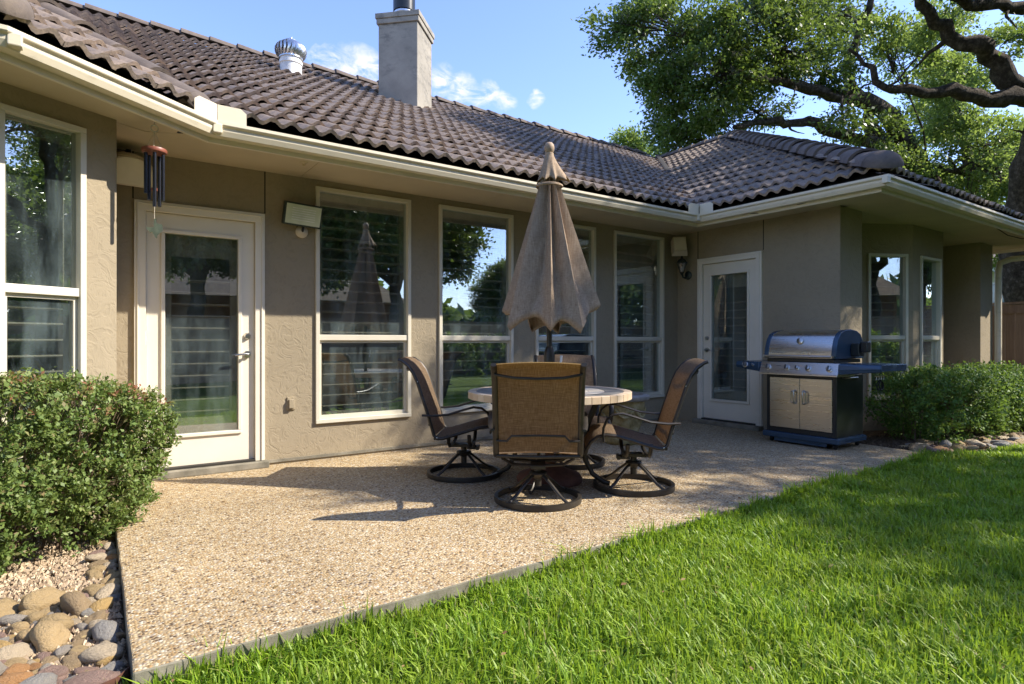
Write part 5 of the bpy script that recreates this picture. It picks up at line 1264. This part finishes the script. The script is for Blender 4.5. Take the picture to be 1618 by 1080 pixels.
BS = [(12.2, 4.0, 9.4, 1.1), (13.4, 3.0, 9.6, 1.3), (14.8, 2.2, 9.4, 1.3), (11.2, 3.0, 9.0, .9, .8), (12.4, 1.4, 8.9, 1.2), (10.6, 1.6, 8.4, .9, .7), (11.3, .2, 8.3, 1.0, .9), (13.5, .2, 8.8, 1.2), (15.5, 3.6, 9.6, 1.2), (10.4, -.9, 7.7, .8, .8), (12.1, -1.4, 7.9, 1.1), (16.6, 1.2, 8.8, 1.4), (14.6, -1.0, 8.2, 1.2), (17.5, 5.2, 10.2, 1.2, .8), (13.1, 5.4, 10.4, .9, .8), (11.9, 2.2, 10.2, 1.0, .8), (10.0, 2.6, 8.0, .6, .6), (9.8, .9, 7.6, .4, .6), (10.6, 3.6, 8.6, .9), (9.8, 4.2, 8.4, .7, .8), (11.6, 5.0, 9.6, 1.0), (9.6, 2.7, 8.4, .6, .7), (10.9, 4.6, 9.2, .8, .8), (12.6, 5.2, 9.6, .9), (9.2, 4.8, 8.7, .8), (8.9, 5.1, 8.9, .5, .8), (9.7, 5.5, 9.2, .8), (10.3, 5.0, 8.8, .8), (9.4, 2.9, 8.6, .5, .7), (11.5, 6.5, 10.0, .9), (10.5, 6.4, 9.7, .8), (9.9, 3.5, 8.7, .6), (10.2, 2.0, 8.6, .5, .7), (10.0, -1.6, 8.6, .4, .5), (10.7, -1.5, 8.8, .5, .6)]
_, n = oak('live_oak', LS, BS, 'big oak whose thick dark limbs reach in from the right edge', 33, per=950, leafsz=.10, moss=2, side=.22, endleaf=.55); NL_ += n
# oak beside the lawn, outside the view to the right: shades the lawn and shows in the glass
LR = [([(14.6, -5.0, -.1), (14.5, -4.9, 2.2), (14.2, -4.6, 4.0)], .34, .26), ([(14.2, -4.6, 3.9), (13.0, -3.8, 5.6), (11.6, -3.2, 6.4), (10.4, -2.8, 6.6)], .18, .06), ([(14.2, -4.6, 3.9), (14.0, -3.2, 5.6), (13.0, -1.6, 6.6)], .16, .06), ([(14.3, -4.7, 4.0), (15.6, -5.2, 6.0), (16.2, -5.4, 7)], .16, .06), ([(14.2, -4.6, 4.0), (13.2, -5.8, 5.8), (12.0, -6.4, 6.6)], .15, .05)]
BR = [(10.6, -2.7, 6.7, .8, .8), (11.8, -3.3, 7.0, 1.0), (12.6, -1.9, 7.0, 1.0), (11.4, -1.9, 6.4, .6, .7), (13.2, -3.4, 7.4, 1.2), (12.1, -6.2, 6.9, 1.1), (15.8, -5.4, 7.2, 1.3), (14.0, -5.0, 7.8, 1.3), (9.9, -3.6, 6.2, .55, .8), (10.9, -4.6, 6.4, .8, .8), (9.3, -2.5, 6.2, .5, .9), (9.5, -3.3, 6.4, .5, .8), (10.2, -2.1, 6.7, .5, .7), (11.0, -1.2, 7.0, .6, .7), (12.0, -.6, 7.3, .7, .7), (9.0, -3.8, 6.0, .4, .8), (10.1, -4.2, 6.4, .5, .8), (11.9, -1.5, 7.3, .6, .7)]
_, n = oak('live_oak', LR, BR, 'slender oak standing on the lawn at the right, reflected in the windows', 34, per=850, leafsz=.10); NL_ += n
# trees beyond the back fence, reflected in the glass
def backtree(loc, H, W, seed, lab, mat='oak'):
    rr = random.Random(seed); x, y = loc
    L = [([(x, y, -.1), (x + .1, y, H * .25), (x + .2, y + .1, H * .5)], .04 * H, .026 * H)]; Bq = []
    for k in range(7):
        a = 2 * math.pi * k / 7 + rr.uniform(-.3, .3); rd = W * rr.uniform(.45, .8); z = H * rr.uniform(.55, .95)
        e = (x + rd * math.cos(a), y + rd * math.sin(a), z); L.append(([(x + .2, y + .1, H * rr.uniform(.35, .5)), (x + rd * .5 * math.cos(a), y + rd * .5 * math.sin(a), z * .85), e], .018 * H, .05)); Bq.append(e + (W * rr.uniform(.32, .5),))
    Bq.append((x, y, H * .95, W * .5)); Bq.append((x, y, H * .72, W * .4))
    return oak('shade_tree', L, Bq, lab, seed, per=900, leafsz=.19, mat=mat, clr=.5)[0]
bt = [backtree((8.2, -10.8), 8.8, 3.6, 41, 'dense shade tree beyond the back fence, reflected in the first window'),
      backtree((2.6, -10.4), 8.0, 3.8, 42, 'broad shade tree beyond the back fence, reflected in the left door')]
for i, (x, y, rz, sc, lab) in enumerate(((39.0, -9.5, .7, 1.2, 'distant tree right of the lawn, reflected in the narrow nook window'), (46.0, -13.0, 2.7, 1.4, 'farthest big tree beyond the right neighbour'), (33.0, -6.0, 1.4, .9, 'middle distance tree behind the right fence'), (21.0, -15.5, 1.0, .8, 'small round tree beyond the back fence, reflected in the second window'), (-3.5, -10.6, 2.2, 1.0, 'leafy tree beyond the left end of the back fence'),
        (23.0, -8.5, 3.1, 1.1, 'large tree far right of the lawn, reflected in the bay window'), (18.5, -4.5, 4.0, .9, 'dense tree beside the right fence, reflected in the bay window top'),
        (-8.5, -5.5, 5.0, 1.1, 'wide shade tree at the left edge of the lawn'), (29.0, -13.0, .5, 1.2, 'far tree beyond the corner of the two fences'), (11.0, -13.5, 1.9, 1.15, 'tall tree far behind the back fence'), (17.2, -13.8, 2.6, .55, 'low round tree far beyond the fence, lower right in the second window reflection'), (5.4, -9.6, 3.3, .85, 'low spreading tree just beyond the middle of the back fence'))):
    c = copy_tree(bt[i % 2]); c.location = (x, y, -.1); c.rotation_euler = (0, 0, rz); c.scale = (sc, sc, sc); c['label'] = lab
backtree((24.2, 23.2), 12.6, 2.0, 45, 'distant small treetop showing above the main ridge', 'oak_light')
def treeline():
    r = np.random.default_rng(91); n = 26000; a = r.uniform(R(-165), R(8), n); rad = 60 + r.normal(0, 3, n)
    hgt = 6.5 + 2.2 * np.sin(a * 17) + 1.4 * np.sin(a * 41 + 1); z = hgt * r.uniform(0, 1, n) ** .8
    p = np.stack([12 + rad * np.cos(a), 4 + rad * np.sin(a), z], 1)
    return leaf_quads(r, p, r.normal(0, 1, (n, 3)), unit(r.normal(0, 1, (n, 3))), r.uniform(.9, 1.7, n), r.uniform(.6, 1.1, n))
tag(link('far_treeline', numpy_mesh('far_treeline', treeline(), 4, M['oak'])), 'far belt of trees around the neighbourhood, seen only as window reflections', 'trees', kind='stuff')

# ------------------------------------------------------------------ fences, neighbouring houses
fe = thing('board_fence', (13.9, 2.5, -.1), 'tall brown board fence at the right behind the downspout', 'fence')
bmsh = MB().box(-.009, .009, -.068, .068, 0, 1.86).mesh('board', M['fence'])
for k in range(78):
    y = -4.2 + k * .14
    o = link('board', bmsh, fe); o.location = (random.uniform(-.003, .003), y - 2.5 + 0, random.uniform(-.01, .01))
MB().box(-.05, .05, -6.8, 4.2, 1.872, 1.91).build('top_rail', M['fence'], fe)
MB().box(-.03, -.0125, -6.8, 4.2, 1.70, 1.86).build('trim_board', M['fence'], fe)
for y in (-6.4, -4.0, -1.6, .8, 3.2): MB().box(.012, .10, y - .045, y + .045, 0, 1.86).build('post', M['fence'], fe)
fb = thing('board_fence', (4, -7.6, -.1), 'long board fence across the back of the lawn, reflected in the windows', 'fence')
m = MB(); x = -14.
while x < 26: m.box(x - 4, x - 4 + .135, -.01, .01, 0, 1.85 + random.uniform(-.01, .01)); x += .14
tag(m.build('boards', M['fence'], fb), kind='stuff')
MB().box(-18, 22, .012, .05, .35, .44).box(-18, 22, .012, .05, 1.4, 1.49).build('rails', M['fence'], fb)
MB().box(-18, 22, -.04, .06, 1.872, 1.91).build('top_rail', M['fence'], fb)
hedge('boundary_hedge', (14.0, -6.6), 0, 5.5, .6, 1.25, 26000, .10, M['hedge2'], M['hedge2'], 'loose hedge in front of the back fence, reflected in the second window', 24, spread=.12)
nh = thing('neighbour_house', (31, 9, 0), 'pale green neighbouring house seen over the fence at the far right', 'house')
MB().box(0, 8, -6, 6, -.1, 4.0).build('wall', M['neigh_wall'], nh)
MB().box(-.5, 8.4, -6.4, 6.4, 4.0, 4.25).build('fascia', M['white_paint'], nh)
MB().add([(-.55, -6.5, 4.26), (8.5, -6.5, 4.26), (8.5, 6.5, 4.26), (-.55, 6.5, 4.26), (3.5, -3, 6.2), (3.5, 3, 6.2)], [(0, 1, 4), (1, 2, 5, 4), (2, 3, 5), (3, 0, 4, 5), (3, 2, 1, 0)]).build('roof', M['tile'], nh)
for y in (-2.6, -1.5, -.35, .8):
    w_ = MB().box(-.04, .0, y - .42, y + .42, 2.2, 3.5).build('window', M['neigh_glass'], nh)
    MB().box(-.06, -.041, y - .5, y - .421, 2.15, 3.55).box(-.06, -.041, y + .421, y + .5, 2.15, 3.55).box(-.06, -.041, y - .42, y + .42, 3.501, 3.57).build('window_frame', M['white_paint'], w_)
bh = thing('brick_house', (7.5, -17, 0), 'brown brick neighbouring house beyond the back fence, reflected in the first window', 'house')
MB().box(-6, 5, -4, 0, -.1, 3.0).build('wall', M['brick_wall'], bh)
MB().add([(-6.6, -4.6, 3.0), (5.6, -4.6, 3.0), (5.6, .6, 3.0), (-6.6, .6, 3.0), (-4, -2, 5.0), (3, -2, 5.0)], [(0, 1, 5, 4), (1, 2, 5), (2, 3, 4, 5), (3, 0, 4), (3, 2, 1, 0)]).build('roof', M['tile'], bh)
